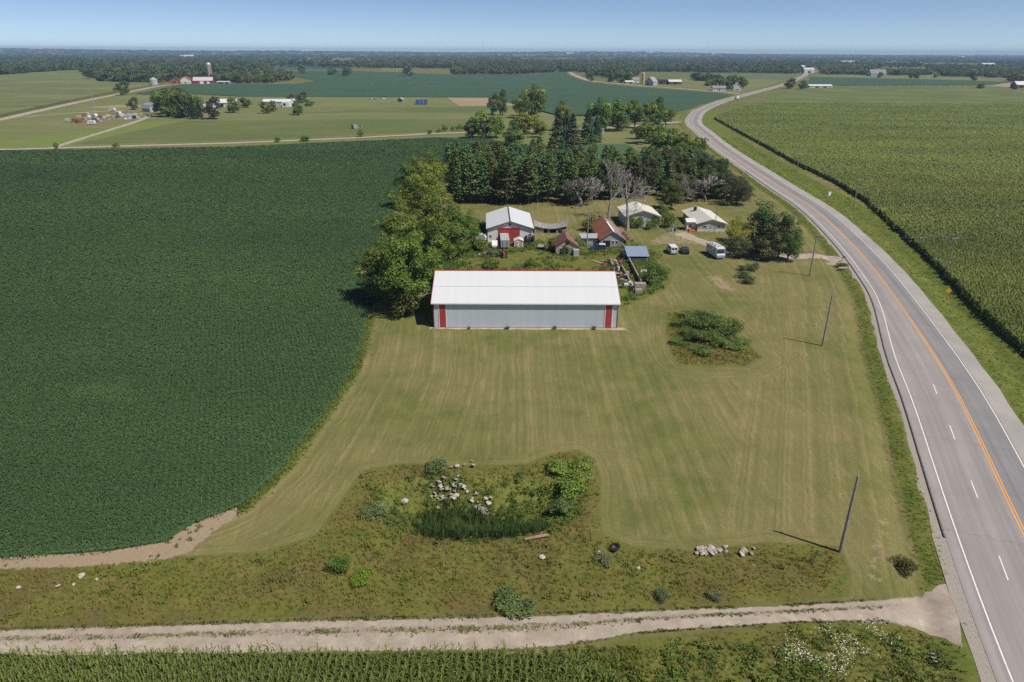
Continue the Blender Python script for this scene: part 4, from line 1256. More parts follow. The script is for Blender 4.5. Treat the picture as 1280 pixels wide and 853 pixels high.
tree('elm', 851, 252, 10.5, 4.4, GY_, 'thin grey green tree with pale trunk behind the house')
tree('brushB', 852, 255, 10, 4.0, GY_, 'grey half dead tree with a pale bare trunk behind the house', name='dead_tree', cat='dead tree')
tree('brush', 882, 252, 9.5, 6.2, GY_, 'spreading silver grey dead tree right behind the house', name='dead_tree', cat='dead tree')
tree('round', 920, 256, 9, 5.6, (.068, .085, .036), 'grey green round tree at the back right of the house')
tree('round', 905, 247, 10, 4.6, (.06, .08, .03), 'shaded round tree behind the silver grey dead tree')
tree('brush', 727, 258, 10.5, 7.2, GY_, 'purplish grey tangle of dead branches in front of the pines', name='dead_tree', cat='dead tree')
tree('brushB', 742, 254, 9.5, 5.2, GY_, 'smaller bare tangle beside the tall pale dead trunk', name='dead_tree', cat='dead tree')
tree('bareB', 761, 273, 19.5, 7.0, GY_, 'tall pale dead tree rising behind the rusty roofed shed', name='dead_tree', cat='dead tree')
tree('bareA', 784, 288, 20, 8.5, GY_, 'large bare tree standing before the pale garage', name='dead_tree', cat='dead tree')
gD = 'background trees behind garage and house'
for px, py, h, r_, kk, c_ in ((752, 248, 14, 5, 'oakC', (.06, .085, .03)), (772, 245, 15, 4.6, 'pineB', PN2), (790, 246, 15, 5, 'pineC', (.07, .085, .036)), (806, 244, 14, 5.5, 'oakC', (.075, .1, .04)),
                             (846, 238, 14, 5.5, 'oakC', (.07, .095, .04)), (858, 232, 15, 5.5, 'pineC', PN2), (872, 238, 13, 6, 'oakC', (.068, .09, .04)), (890, 240, 12, 5.5, 'oakC', (.06, .085, .035)), (898, 232, 11, 4.5, 'pineA', PN), (862, 224, 14, 5, 'pineA', PN), (845, 224, 14, 5, 'pineA', PN2),
                             (824, 236, 14, 6, 'oakC', (.095, .13, .055)), (836, 228, 14, 6.5, 'oakB', (.10, .14, .05)), (850, 216, 13, 6, 'oakC', (.09, .135, .045)), (866, 214, 12, 6, 'oakB', (.1, .14, .045)), (876, 226, 12, 5.5, 'oakC', (.09, .12, .055)),
                             (888, 224, 10, 5, 'oakB', (.085, .12, .05)), (880, 246, 11, 6, 'oakC', (.1, .13, .06)), (896, 248, 9, 5, 'oakB', (.09, .125, .05)), (912, 248, 9, 5.5, 'oakC', (.1, .135, .06)), (812, 232, 15, 6, 'oakB', (.085, .12, .045)), (926, 250, 7, 4.5, 'oakC', (.105, .14, .06))):
    tree(kk, px, py, h, r_, c_, 'tree in the dark mixed stand behind the garage and the house', 'tree', 'tree', gD)
tree('shrubA', 716, 255, 4.5, 2.8, GR, 'green bush at the foot of the purplish dead tree', name='bush', cat='bush')
# garage and yard bushes
for px, py, h, r_, l in ((798, 285, 3.6, 1.8, 'bush left of the garage door'), (811, 286.5, 2.6, 1.9, 'low bush in front of the garage door'), (818, 284, 4.0, 1.6, 'upright bush at the right corner of the garage'),
                         (790, 285, 3.4, 1.7, 'bush beside the trunk of the big bare tree'), (828, 276, 5.2, 2.4, 'tall bush at the right side of the garage'), (835, 284, 4.6, 2.6, 'dark bush between garage and house porch'),
                         (781, 303, 3.2, 1.8, 'bush at the right corner of the rusty roofed shed'), (736, 288, 4.5, 2.6, 'big bush behind the low silver roofed shed'), (760, 303, 3.0, 1.6, 'bush covering the front of the rusty roofed shed'),
                         (708, 318, 2.6, 1.7, 'grey green bush in front of the brown roofed cottage'), (690, 314, 4.0, 1.5, 'dark bush at the left wall of the brown roofed cottage'), (722, 312, 3.2, 1.6, 'bush right of the brown roofed cottage'),
                         (828, 345, 2.2, 2.2, 'dark weedy bush right of the concrete bunker'), (812, 356, 4.0, 2.3, 'bright green bush against the concrete bunker end'), (818, 340, 2.2, 2.0, 'low bush behind the bright bush by the bunker'),
                         (662, 334, 2.6, 1.3, 'slim bush behind the white shed ridge'), (616, 334, 2.4, 3.2, 'wide weedy bush behind the white shed ridge'), (600, 314, 3.6, 2.6, 'leafy bush among the parked machinery')):
    tree(random.choice(['shrubA', 'shrubB']), px, py, h, r_, GR if px != 708 else GY_, 'green ' + l if not any(w in l for w in ('green', 'dark')) else l, 'bush', 'bush')
# right cluster by the drive
tree('round', 923, 303, 6.6, 4.2, (.19, .22, .025), 'bright yellow green tree at the right end of the house')
tree('tall', 945, 316, 16.0, 3.5, DK, 'tall narrow dark tree beside the driveway')
tree('oakC', 972, 322, 12.0, 5.6, (.105, .135, .056), 'big grey green tree nearest the highway by the driveway')
tree('round', 984, 326, 7.6, 3.4, (.075, .13, .034), 'dense dark green tree at the driveway mouth')
tree('round', 958, 325, 6.2, 3.8, (.095, .118, .056), 'grey leaved low tree between tall dark tree and driveway')
tree('round', 922, 321, 5.0, 3.8, (.07, .1, .045), 'shadowy low tree right of the motorhome')
tree('round', 938, 320, 5.4, 3.0, (.085, .11, .05), 'dull green low tree behind the driveway hedge')
for px, py, h, r_ in ((938, 338, 1.5, 1.8), (930, 347, 1.6, 1.9), (936, 354, 1.7, 2.0), (928, 338, 1.3, 1.3), (944, 334, 1.1, 1.1)):
    tree('shrubB', px, py, h, r_, (.085, .125, .055), 'low blue green shrub of the clump in the lawn below the driveway', 'shrub', 'shrub', 'shrub clump in the lawn')
for px, py, h, r_ in ((868, 412, 2.2, 2.4), (880, 408, 2.6, 2.6), (892, 416, 2.4, 2.5), (905, 424, 2.5, 2.4), (886, 430, 2.0, 2.3), (870, 428, 1.9, 2.1), (916, 416, 2.8, 1.8), (900, 436, 1.8, 2.0), (858, 420, 1.3, 1.6), (850, 408, 1.0, 2.0), (848, 430, .9, 2.0), (912, 438, 1.1, 2.2), (880, 444, .9, 2.2), (926, 430, 1.0, 1.8), (860, 398, 1.0, 2.2), (895, 402, 1.1, 2.0)):
    tree(random.choice(['shrubA', 'shrubB']), px, py, h, r_, random.choice([(.105, .165, .042), (.085, .135, .042)]), 'green shrub of the thicket on the unmown mound', 'shrub', 'shrub', 'shrubs of the mound thicket')
for px, py, h, r_, c_, l in ((423, 714, 1.6, 1.2, (.05, .105, .02), 'dark green shrub on the bank left of the hollow'), (450, 723, 1.1, 1.3, (.10, .16, .02), 'bright lime green shrub on the bank left of the hollow'),
                       (716, 610, 1.8, 2.2, GR, 'leafy shrub at the right rim of the hollow'), (700, 590, 1.5, 2.0, GR, 'shrub at the upper right corner of the hollow'), (728, 588, 1.5, 1.9, GR, 'rounded shrub at the top right of the hollow'),
                       (705, 632, 1.7, 1.7, DK, 'dark shrub beside the reed bed'), (726, 600, 1.3, 2.0, GR, 'broad shrub on the right bank of the hollow'), (640, 760, 1.0, 2.2, (.085, .125, .046), 'silvery weed clump beside the gravel track'),
                       (1134, 708, 1.4, 1.4, (.06, .07, .02), 'dark weed bush beside the highway near the track'), (892, 748, .8, .8, (.09, .12, .06), 'little grey weed clump on the track edge'),
                       (826, 747, .9, .9, (.09, .12, .06), 'grey green weed clump by the track between stones and road'), (757, 702, .8, 1.1, (.11, .14, .07), 'pale grey green weed clump below the black tyre'), (1054, 333, 1.0, 1.6, DK, 'weeds at the mouth of the driveway'),
                       (545, 586, 1.3, 1.7, (.09, .13, .05), 'pale shrub at the top of the hollow left of the rubble'), (470, 640, 1.0, 1.8, (.09, .13, .06), 'greyish shrub on the left slope of the hollow')):
    tree(random.choice(['shrubA', 'shrubB']), px, py, h, r_, tuple(min(.24, q * 1.35) for q in c_), l, 'shrub', 'shrub')

# second farmstead, in the middle distance
for key, px, py, h, r_, c_, l in (
    ('midC', 617, 143, 17, 4.6, DK, 'dark tree on the left of the twin pair beyond the bare field'), ('midC', 628, 144.5, 20, 5.2, DK, 'taller dark tree on the right of the twin pair'),
    ('midA', 667, 146, 25, 11.5, GR, 'largest light green tree in front of the far soybean field'), ('midB', 652, 148, 18, 7.5, GR, 'smaller light tree left of the largest one'),
    ('midA', 604, 173, 15.5, 9.5, OL, 'broad olive tree left of the far farmstead'), ('midB', 590, 173.5, 10, 5.5, DK, 'dark low tree at the soybean corner'), ('midB', 620, 172, 12.5, 6.2, OL, 'round olive tree beside the broad one'),
    ('midA', 657, 168, 13.5, 9.2, YG, 'yellow green spreading tree in the far farmstead'), ('midB', 642, 183, 9.5, 7.0, OL, 'round tree in front of the yellow green spreading one'), ('midC', 641, 170, 9, 4.2, DK, 'small dark tree under the spreading crown'),
    ('midB', 675, 172, 10, 4.8, YG, 'yellow green tree left of the big spruces'), ('midB', 704, 164, 20, 6, YG, 'yellow crown showing above the big spruces'),
    ('midA', 748, 166, 22, 9.5, GR, 'wide green tree behind the spruces'), ('midA', 773, 164, 20.5, 9.2, GR, 'shady maple in the far farmyard'), ('midB', 793, 160, 19, 8, OL, 'right hand maple of the far farmyard'),
    ('midB', 812, 152, 14.5, 7.5, YG, 'yellow green tree behind the maples'), ('midC', 822, 148, 16, 5.4, DK, 'dark tree at the bend of the highway'), ('midB', 832, 156, 12, 7, YG, 'light tree closest to the highway bend'), ('midC', 820, 162, 11, 4.6, DK, 'dark round tree before the light trees at the bend'),
    ('midA', 812, 180, 12.5, 9.2, OL, 'olive tree at the left of the roadside clump'), ('midA', 834, 192, 13, 9.6, OL, 'middle olive tree of the roadside clump'), ('midA', 857, 205, 14.5, 9.8, OL, 'nearest olive tree of the roadside clump'), ('midB', 869, 199, 10.5, 5.0, OL, 'tree of the roadside clump touching the highway'), ('midB', 822, 186, 10, 5.5, YG, 'yellow tree in the roadside clump'),
    ('midC', 800, 174, 9, 5, DK, 'shadowed tree at the back of the roadside clump')):
    tree(key, px, py, h, r_, c_, l, 'tree', 'tree')
for px, py, h, r_, l in ((697, 186, 22, 6.4, 'big blue green spruce at the left of the spruce group'), (715, 187, 20, 6.2, 'blue green spruce in the middle of the spruce group'), (734, 181, 21, 6.0, 'blue green spruce at the right of the spruce group'),
                      (745, 178, 15, 5.0, 'shorter spruce beside the pale tank'), (708, 180, 19, 5.2, 'spruce hidden behind the spruce group')):
    tree('spruce', px, py, h, r_, SPR, l, 'spruce_tree', 'spruce', 'spruces of the far farmstead')
for px, py in ((548, 166), (556, 164.5), (566, 164), (574, 163.5), (538, 167.5), (450, 171), (348, 177.5), (383, 176.5), (145, 185), (70, 186.5)):
    tree('shrubA', px, py, random.uniform(2, 4.5), random.uniform(1.6, 4.5), GR, 'small roadside shrub along the far gravel road', 'shrub', 'shrub', 'shrubs along the far gravel road')

# left homestead and far farms
for i_, (px, py, h, r_) in enumerate(((200, 103.5, 17, 9), (211, 102.8, 18, 9), (224, 103, 19, 8), (238, 102.8, 17, 8), (246, 101.8, 20, 9), (271, 103.6, 16, 8), (284, 103.8, 14, 7), (296, 104.2, 16, 9), (183, 104.5, 18, 9), (170, 104.4, 16, 9), (150, 104.2, 20, 10), (134, 103.6, 18, 9))):
    tree('far', px, py, h, r_, (.07, .105, .04) if i_ % 3 else (.1, .13, .045), 'leafy tree at the edge of the wood behind the red farm', 'tree', 'tree', 'trees edging the wood behind the red farm')
for key, px, py, h, r_, c_, l in (
    ('midA', 212, 146, 22, 11, OL, 'big tree at the left of the homestead grove'), ('midA', 228, 147, 22, 11, DK, 'dark big tree in the homestead grove'), ('midA', 240, 145, 18, 9, GR, 'green tree at the right of the homestead grove'), ('midB', 204, 143, 16, 7, DK, 'dark tree beside the gambrel barn'),
    ('midB', 222, 142, 21, 9, OL, 'rear tree of the homestead grove'), ('midC', 268, 149, 16, 7, (.07, .072, .035), 'thin brownish tree before the white roofed house'), ('midC', 292, 141, 12, 6.5, GR, 'rounded yard tree right of the white roofed house'), ('midC', 307, 135, 9, 5, DK, 'small dark yard tree near the rust red machinery'),
    ('midC', 333, 142, 9.5, 5.2, GR, 'small tree left in front of the long white building'), ('midC', 341, 140, 9, 4.6, GR, 'small tree right in front of the long white building'), ('midC', 372, 144, 10, 5.2, GR, 'lone yard tree right of the long white building'),
    ('midC', 378, 129, 11, 6, DK, 'dark tree behind the little white shed'), ('midC', 364, 128, 8, 4, DK, 'dark bush by the end of the long white building'), ('midC', 386, 133, 6, 5, OL, 'low olive bush near the orange machinery'),
    ('midC', 168, 138, 11, 4.8, DK, 'dark bushy tree touching the gambrel barn'), ('midC', 155, 119, 16, 8, DK, 'lone dark tree beside the country road'), ('midB', 112, 100, 22, 10, DK, 'round tree at the corner of the pale corn field'),
    ('far', 897, 113.5, 19, 9, DK, 'dark round tree left of the roadside houses'), ('far', 906, 108, 12, 12, GR, 'low green tree behind the roadside houses'), ('far', 886, 107.5, 11, 9, GR, 'low tree left of the dark round one'),
    ('far', 915, 111.5, 21, 12, DK, 'large tree over the roadside houses'), ('far', 926, 111, 18, 10, DK, 'right hand tree over the roadside houses'), ('far', 908, 112, 14, 8, DK, 'tree between the roadside houses'),
    ('midC', 987, 111, 14, 9, (.07, .08, .04), 'half bare tree at the highway beside the pale building'), ('midC', 1003, 111.5, 12, 8, GR, 'bushy tree right of the half bare highway tree'),
    ('far', 1216, 101, 20, 9, DK, 'lone dark tree on the right hand hay field'), ('far', 1145, 98.5, 14, 7, DK, 'dark tree in front of the dark soybean strip'), ('far', 1138, 98, 12, 5, DK, 'small tree beside the dark one on the strip'), ('far', 1169, 97.5, 11, 5, GR, 'small lone tree on the far hay field'),
    ('far', 1100, 97, 12, 8, DK, 'tree in front of the dark roofed far house'), ('far', 1225, 112, 9, 5, DK, 'bush at the far edge of the corn field'), ('far', 1268, 113, 9, 5, DK, 'bush at the corn edge near the red barn'),
    ('far', 738, 101.5, 18, 8, DK, 'tree at the bend of the far gravel road'), ('far', 775, 103.5, 20, 9, DK, 'tree beside the gravel road left of the grey barn'), ('far', 785, 104, 21, 8, GR, 'light tree left of the grey barn'), ('far', 764, 103, 18, 9, DK, 'tree left along the far gravel road'),
    ('far', 378, 92.5, 24, 8, DK, 'lone tree by the far left soybean edge'), ('far', 415, 94, 17, 11, DK, 'low dark tree on the far field edge'), ('far', 433, 95, 20, 12, DK, 'wide dark tree on the far field edge'), ('far', 510, 95, 24, 14, DK, 'round dark tree beside the far yellow patch')):
    tree(key, px, py, h, r_, c_, l, 'tree', 'tree')
for px, py, h, r_, l in ((243, 149, 16, 4.4, 'blue spruce at the right edge of the homestead grove'), (250, 148, 14, 3.8, 'second blue spruce beside the white roofed house')):
    tree('spruce', px, py, h, r_, (.04, .065, .045), l, 'spruce_tree', 'spruce', 'spruces of the homestead')
# ------------------------------------------------------------------ building materials
M_WROOF = ribbed('white_steel_roof', (.64, .64, .65), 'x', .30, .45, streak=.10)
M_WWALL = ribbed('pale_blue_steel_wall', (.56, .62, .66), 'x', .30, .5, streak=.20)
M_WWALLY = ribbed('pale_steel_gable', (.56, .62, .66), 'y', .30, .5, streak=.14)
M_RED = ribbed('red_steel', (.42, .055, .05), 'x', .30, .5, streak=.2)
M_REDT = paint('red_trim', (.36, .05, .048), .5, .15, 1)
M_WTRIM = paint('white_trim', (.74, .74, .72), .5, .12, 1)
M_CONC = paint('concrete', (.34, .295, .25), .9, .3, .8, dirt=(.22, .19, .15), bump=.2)
M_CONCW = paint('pale_rubble', (.43, .385, .335), .9, .25, 2.5, dirt=(.38, .33, .27), bump=.3)
M_STONE = paint('field_stone', (.36, .29, .25), .9, .35, 3, dirt=(.2, .16, .13), bump=.3)
M_DARK = paint('dark_parts_and_shade', (.018, .018, .02), .8, .2, 1)  # near-black for openings and dark parts, and for shade at the open shed
M_GLASS = paint('window_glass', (.03, .04, .05), .12, .2, 1, spec=.6)
M_WHITE_P = paint('white_paint', (.72, .71, .68), .6, .15, 1.2, dirt=(.5, .47, .42))
M_WHITE_V = paint('vehicle_white', (.68, .68, .68), .3, .08, 2, spec=.5)
M_GREYW = paint('weathered_wood', (.30, .28, .26), .9, .35, 1.2, dirt=(.17, .15, .13))
M_SHING = paint('grey_shingles', (.27, .255, .25), .95, .35, 1.5, dirt=(.16, .15, .14), bump=.4)
M_BROWNR = ribbed('brown_roof_sheets', (.20, .078, .066), 'y', .5, .7, streak=.35)
M_RUST = ribbed('rusty_roof_sheets', (.34, .125, .070), 'y', .45, .75, rust=(.20, .075, .045), rust_amt=.5, streak=.3)
M_RUST2 = ribbed('patchy_roof_sheets', (.50, .46, .43), 'y', .5, .7, rust=(.21, .10, .075), rust_amt=.62, streak=.4)
M_TANW = paint('tan_plaster', (.46, .36, .27), .9, .2, .8, dirt=(.30, .24, .19))
M_GREYP = paint('grey_boards_and_shade', (.40, .40, .40), .85, .25, 1.0, dirt=(.26, .25, .24))  # grey boards and parts; also the shade band on the house front
M_SILV = ribbed('galvanised_roof', (.60, .62, .64), 'x', .3, .4, metal=.4, streak=.15)
M_BLUER = ribbed('blue_grey_roof', (.33, .40, .52), 'x', .4, .4, metal=.3, streak=.2)
M_TANR = ribbed('tan_steel_roof', (.58, .555, .49), 'y', .3, .5, streak=.10)
M_TANR2 = ribbed('cream_steel_roof', (.70, .67, .59), 'y', .3, .5, streak=.12)
M_CREAM = paint('cream_siding', (.60, .56, .48), .7, .15, .8, dirt=(.46, .42, .35))
M_MAROON = paint('maroon_barn_paint', (.30, .035, .055), .7, .2, 1)
M_REDB = paint('red_barn_paint', (.36, .07, .05), .7, .25, 1)
M_GREYM = ribbed('grey_steel', (.42, .43, .46), 'x', .4, .45, metal=.3)
M_BLACK = paint('black_rubber', (.02, .02, .021), .8, .2, 2)
M_BLUE = paint('dark_blue_paint', (.03, .05, .14), .3, .2, 2, spec=.5)
M_NAVY = paint('navy_paint', (.02, .027, .05), .3, .2, 2, spec=.5)
M_LBLUE = paint('light_blue_paint', (.28, .40, .55), .35, .1, 2, spec=.5)
M_RUSTM = paint('rusty_iron', (.22, .075, .04), .85, .4, 2, dirt=(.1, .05, .035))
M_REDV = paint('tractor_red', (.40, .035, .03), .45, .2, 2)
M_ORANGE = paint('faded_orange', (.50, .16, .07), .6, .2, 2)
M_STEEL = paint('dull_steel', (.34, .35, .36), .5, .2, 2, metal=.5)
M_POLE = paint('pole_wood', (.29, .262, .24), .9, .3, 2, dirt=(.18, .16, .145))
M_CERAM = paint('insulator', (.55, .55, .55), .3, .1, 2)
M_PANEL = paint('solar_cells', (.035, .06, .17), .2, .15, 2, spec=.6)
M_YSIGN = paint('sign_yellow', (.75, .42, .02), .4, .05, 2)
M_BLK = paint('sign_black', (.015, .015, .015), .5, .1, 2)
M_ALU = paint('sign_back', (.50, .51, .53), .4, .1, 2, metal=.3)

def base(px, py, z=0.0):
    x, y = G(px, py)
    return (x, y, float(base_z(np.array([x]), np.array([y]))[0]) + z)

# a gable building: W along local x, D along local y (origin: middle of the front wall's foot), ridge along 'x' or 'y'
def gable(root, W, D, eave, rise, ridge, wall, roof, oh=.4, th=.14, gable_mat=None, roof_l=None, roof_r=None):
    mb = MB()
    if ridge == 'y':
        mb.prism([(-W / 2, -.3), (W / 2, -.3), (W / 2, eave), (0, eave + rise), (-W / 2, eave)], 0, D, 'y')
    else:
        mb.prism([(0, -.3), (D, -.3), (D, eave), (D / 2, eave + rise), (0, eave)], -W / 2, W / 2, 'x')
    w = mb.build('wall', wall, root)
    half = (W if ridge == 'y' else D) / 2
    sl = rise / half
    roofs = []
    for s in (-1, 1):
        e = (half + oh)
        zb = eave + rise + .02; ze = eave - oh * sl + .02
        prof = [(0, zb), (s * e, ze), (s * e, ze + th), (0, zb + th)]
        if ridge == 'y':
            mt = (roof_l if s < 0 else roof_r) or roof
            roofs.append(MB().prism(prof, -oh, D + oh, 'y').build('roof', mt, root))
        else:
            roofs.append(MB().prism([(p + half, z) for p, z in prof], -W / 2 - oh, W / 2 + oh, 'x').build('roof', roof, root))
    return w, roofs

def panel(root, name, mat, cx, y, z0, w, h, t=.08, side='S'):
    """a flat piece set just proud of a wall; side S faces the camera, E/W face sideways (cx is then along y)"""
    if side == 'S': return MB().box((cx, y - t / 2 - .012, z0 + h / 2), (w, t, h)).build(name, mat, root)
    s = 1 if side == 'E' else -1
    return MB().box((y + s * (t / 2 + .012), cx, z0 + h / 2), (t, w, h)).build(name, mat, root)

def window(root, cx, y, z0, w, h, frame=None, side='S'):
    f = panel(root, 'window', frame or M_WTRIM, cx, y, z0, w, h, .07, side)
    if side == 'S': MB().box((cx, y - .092, z0 + h / 2), (w - .22, .03, h - .22)).build('pane', M_GLASS, f)
    else:
        s = 1 if side == 'E' else -1
        MB().box((y + s * .092, cx, z0 + h / 2), (.03, w - .22, h - .22)).build('pane', M_GLASS, f)
    return f

# ------------------------------------------------------------------ the long white machine shed
x0, y0 = G(543, 409.5); x1, _ = G(770, 408.5)
W = x1 - x0; D = 18.3; EA = 5.35; RI = 3.55
shed = thing('machine_shed', 'long white steel shed with red corner stripes and white roof in the mown lawn', 'shed', ((x0 + x1) / 2, y0, 0), R(.15))
gable(shed, W, D, EA, RI, 'x', M_WWALL, M_WROOF, .42, .12)
for s in (-1, 1):
    panel(shed, 'corner_stripe', M_RED, s * (W / 2 - 1.75), 0, .12, 1.25, EA - .2, .05)
    for d in (-.72, .72):
        panel(shed, 'stripe_border', M_WTRIM, s * (W / 2 - 1.75) + d, 0, .12, .16, EA - .2, .06)
    MB().box((s * (W / 2 + .012), -.012, EA / 2), (.14, .14, EA)).build('corner_trim', M_REDT, shed)
    # rake boards along the gable roof edges
    sl = RI / (D / 2)
    for q in (-1, 1):
        yc = D / 2; e = D / 2 + .44
        prof = [(yc, EA + RI - .14), (yc + q * e, EA - .42 * sl - .14), (yc + q * e, EA - .42 * sl + .17), (yc, EA + RI + .17)]
        a = s * (W / 2 + .425)
        MB().prism(prof, min(a, a + s * .09), max(a, a + s * .09), 'x').build('rake_trim', M_REDT, shed)
MB().box((0, D / 2 + .10, EA + RI + .17), (W + 1.0, .34, .10)).build('ridge_cap', M_REDT, shed)
MB().box((0, -.44, EA - .17), (W + .84, .05, .16)).build('eave_trim', M_WTRIM, shed)
panel(shed, 'base_trim', M_REDT, 0, 0, -.05, W, .16, .04)
MB().box((0, D * .25 - .2, EA + RI * .5 + .135), (W + .84, .06, .03)).build('roof_seam', M_WTRIM, shed)
for i, sx in enumerate((-.2, .32, .75, -.62)):
    tree('shrubB', 0, 0, random.uniform(.3, .7), random.uniform(.3, .6), (.10, .13, .04), 'small weed at the foot of the long white shed wall', 'weed', 'weed', 'weeds along the shed wall', xy=(shed.location.x + sx * W / 2, y0 - .7))

# ------------------------------------------------------------------ red-door barn
b = base(637.5, 302.5)
barn = thing('barn', 'pale grey barn with big red sliding doors and bright white roof', 'barn', b, R(2.2))
W2 = 13.0; D2 = 19.5
gable(barn, W2, D2, 4.0, 2.1, 'y', M_WHITE_P, ribbed('white_barn_roof', (.64, .65, .66), 'y', .3, .45, streak=.05), .4)
MB().prism([(-.2, 6.14), (.2, 6.14), (.14, 6.34), (-.14, 6.34)], -.42, D2 + .42, 'y').build('ridge_cap', M_DARK, barn)
for s in (-1, 1):
    d = panel(barn, 'sliding_door', M_RED, s * 1.55 - .25, 0, 0, 3.05, 3.95, .10)
    MB().prism([(0, 5.88), (s * 6.95, 3.72), (s * 6.95, 3.95), (0, 6.12)], -.5, -.41, 'y').build('rake_trim', paint('dark_trim', (.10, .07, .065), .6, .2, 1), barn)
panel(barn, 'door_rail', M_REDT, -.25, -.1, 3.97, 6.6, .18, .12)
panel(barn, 'vent', M_DARK, 0, 0, 4.9, .5, .5)
window(barn, -5.6, 0, 1.4, .7, .8)

# ------------------------------------------------------------------ collapsed low shed
b = base(688.5, 291.5)
cs = thing('collapsed_shed', 'low weathered shed with a sagging grey shingle roof behind the brown cottage', 'shed', b, R(-1))
Lc, Dc = 10.2, 5.0
prof_x = np.linspace(-Lc / 2, Lc / 2, 13)
sag = lambda x: 1.5 * (2 * x / Lc) ** 2 * (1.0 if x > 0 else .75)
mb = MB()
n = len(prof_x)
vs = []
for x in prof_x:
    for yy, zz in ((-.4, 1.35), (Dc * .5, 2.15), (Dc + .3, 1.2)):
        for t in (0, .16):
            vs.append((x, yy, zz + sag(x) * (1.05 if yy > 0 and yy < Dc else .7) + t))
fs = []
for i in range(n - 1):
    a, c = i * 6, (i + 1) * 6
    for j in (0, 2):
        fs += [(a + j + 1, a + j + 3, c + j + 3, c + j + 1), (a + j, c + j, c + j + 2, a + j + 2)]
    fs += [(a, a + 1, c + 1, c), (a + 4, c + 4, c + 5, a + 5)]
for a in (0, (n - 1) * 6):
    fs += [(a, a + 2, a + 3, a + 1), (a + 2, a + 4, a + 5, a + 3)]
mb.add(vs, fs).build('roof', M_SHING, cs)
mb = MB()
for xa, xb in ((-5, -2.2), (-1.0, .3), (1.6, 2.5), (3.4, 5.0)):
    for i in range(int((xb - xa) / .7) or 1):
        mb.box((xa + .35 + i * .7, 0, .65), (.66, .12, 1.5))
mb.build('front_wall', M_GREYW, cs)
MB().prism([(0, -.2), (Dc, -.2), (Dc, 1.7), (Dc / 2, 2.8), (0, 1.9)], 4.7, 4.85, 'x').build('end_wall', M_GREYP, cs)
MB().prism([(0, -.2), (Dc, -.2), (Dc, 1.6), (Dc / 2, 2.5), (0, 1.75)], -4.85, -4.7, 'x').build('end_wall', M_GREYW, cs)
MB().box((0, Dc - .2, .7), (Lc - .5, .1, 1.4)).build('back_wall', M_DARK, cs)

# ------------------------------------------------------------------ brown-roofed cottage
b = base(708.2, 318)
ct = thing('cottage', 'small tan plastered cottage with a maroon brown gable roof', 'cottage', b, R(1))
gable(ct, 5.9, 7.6, 2.35, 1.95, 'y', M_TANW, M_BROWNR, .35, roof_r=ribbed('brown_roof_light', (.27, .13, .11), 'y', .5, .7, streak=.4))
window(ct, .1, 0, 2.75, .95, .8, M_DARK)
panel(ct, 'shed_door', M_GREYW, 2.0, 0, 0, 1.5, 1.9)
window(ct, -1.6, 0, .9, .9, .9)
MB().box((2.5, -.9, .75), (1.5, 1.6, 1.7)).build('lean_to', M_GREYP, ct)

# ------------------------------------------------------------------ rusty-roofed shed
b = base(765, 309)
rs = thing('old_barn', 'old grey barn with a rusty red steel roof and patched right side', 'barn', b, R(2))
gable(rs, 6.6, 19.5, 2.35, 2.15, 'y', M_GREYP, M_RUST, .45, roof_r=M_RUST2)
MB().prism([(-.12, 4.62), (.5, 4.44), (.5, 4.52), (-.1, 4.72)], -.4, 12, 'y').build('ridge_cap', M_WTRIM, rs)
window(rs, .2, 0, 1.0, .8, .9); window(rs, 1.3, 0, 1.0, .8, .9)
panel(rs, 'door', M_GREYW, 2.4, 0, 0, .95, 1.95)
panel(rs, 'garage_opening', M_DARK, -1.6, 0, 0, 2.0, 1.9, .05)
MB().prism([(3.2, 1.2), (5.6, .9), (5.6, 1.9), (3.2, 2.5)], 3.5, 14, 'y').build('lean_to', M_RUST2, rs)

# low silver-roofed shed
b = base(737, 306)
ls = thing('low_shed', 'low long shed with a bright silver lean roof beside the utility pole', 'shed', b, R(2))
MB().prism([(0, -.2), (3.0, -.2), (3.0, 2.3), (0, 1.9)], -2.4, 2.4, 'x').build('wall', M_GREYP, ls)
MB().prism([(-.3, 1.9), (3.3, 2.38), (3.3, 2.5), (-.3, 2.02)], -2.6, 2.6, 'x').build('roof', M_SILV, ls)
window(ls, -1.3, 0, .7, .9, .8); window(ls, 1.2, 0, .7, .9, .8)

# ------------------------------------------------------------------ garage
b = base(802.5, 284)
ga = thing('garage', 'cream garage with a pale blue door behind the large bare tree', 'garage', b, R(2))
gable(ga, 10.6, 13.2, 3.55, 1.75, 'y', M_CREAM, M_TANR2, .5)
panel(ga, 'overhead_door', paint('pale_door', (.60, .66, .72), .6, .1, 1), .35, 0, 0, 2.4, 2.75, .08)
panel(ga, 'door_frame', paint('blue_grey_trim', (.22, .27, .34), .6, .1, 1), .35, 0, 2.77, 2.9, .25, .1)
for s in (-1, 1): panel(ga, 'door_frame', paint('blue_grey_trim', (.22, .27, .34), .6, .1, 1), .35 + s * 1.33, 0, 0, .24, 2.76, .1)
window(ga, -3.2, 0, 1.2, 1.2, 1.0); window(ga, 3.4, 0, 1.2, 1.2, 1.0)
MB().prism([(0, 5.18), (5.5, 3.36), (5.5, 3.62), (0, 5.44)], -.6, -.52, 'y').build('rake_trim', M_GREYP, ga)
MB().prism([(0, 5.18), (-5.5, 3.36), (-5.5, 3.62), (0, 5.44)], -.6, -.52, 'y').build('rake_trim', M_GREYP, ga)

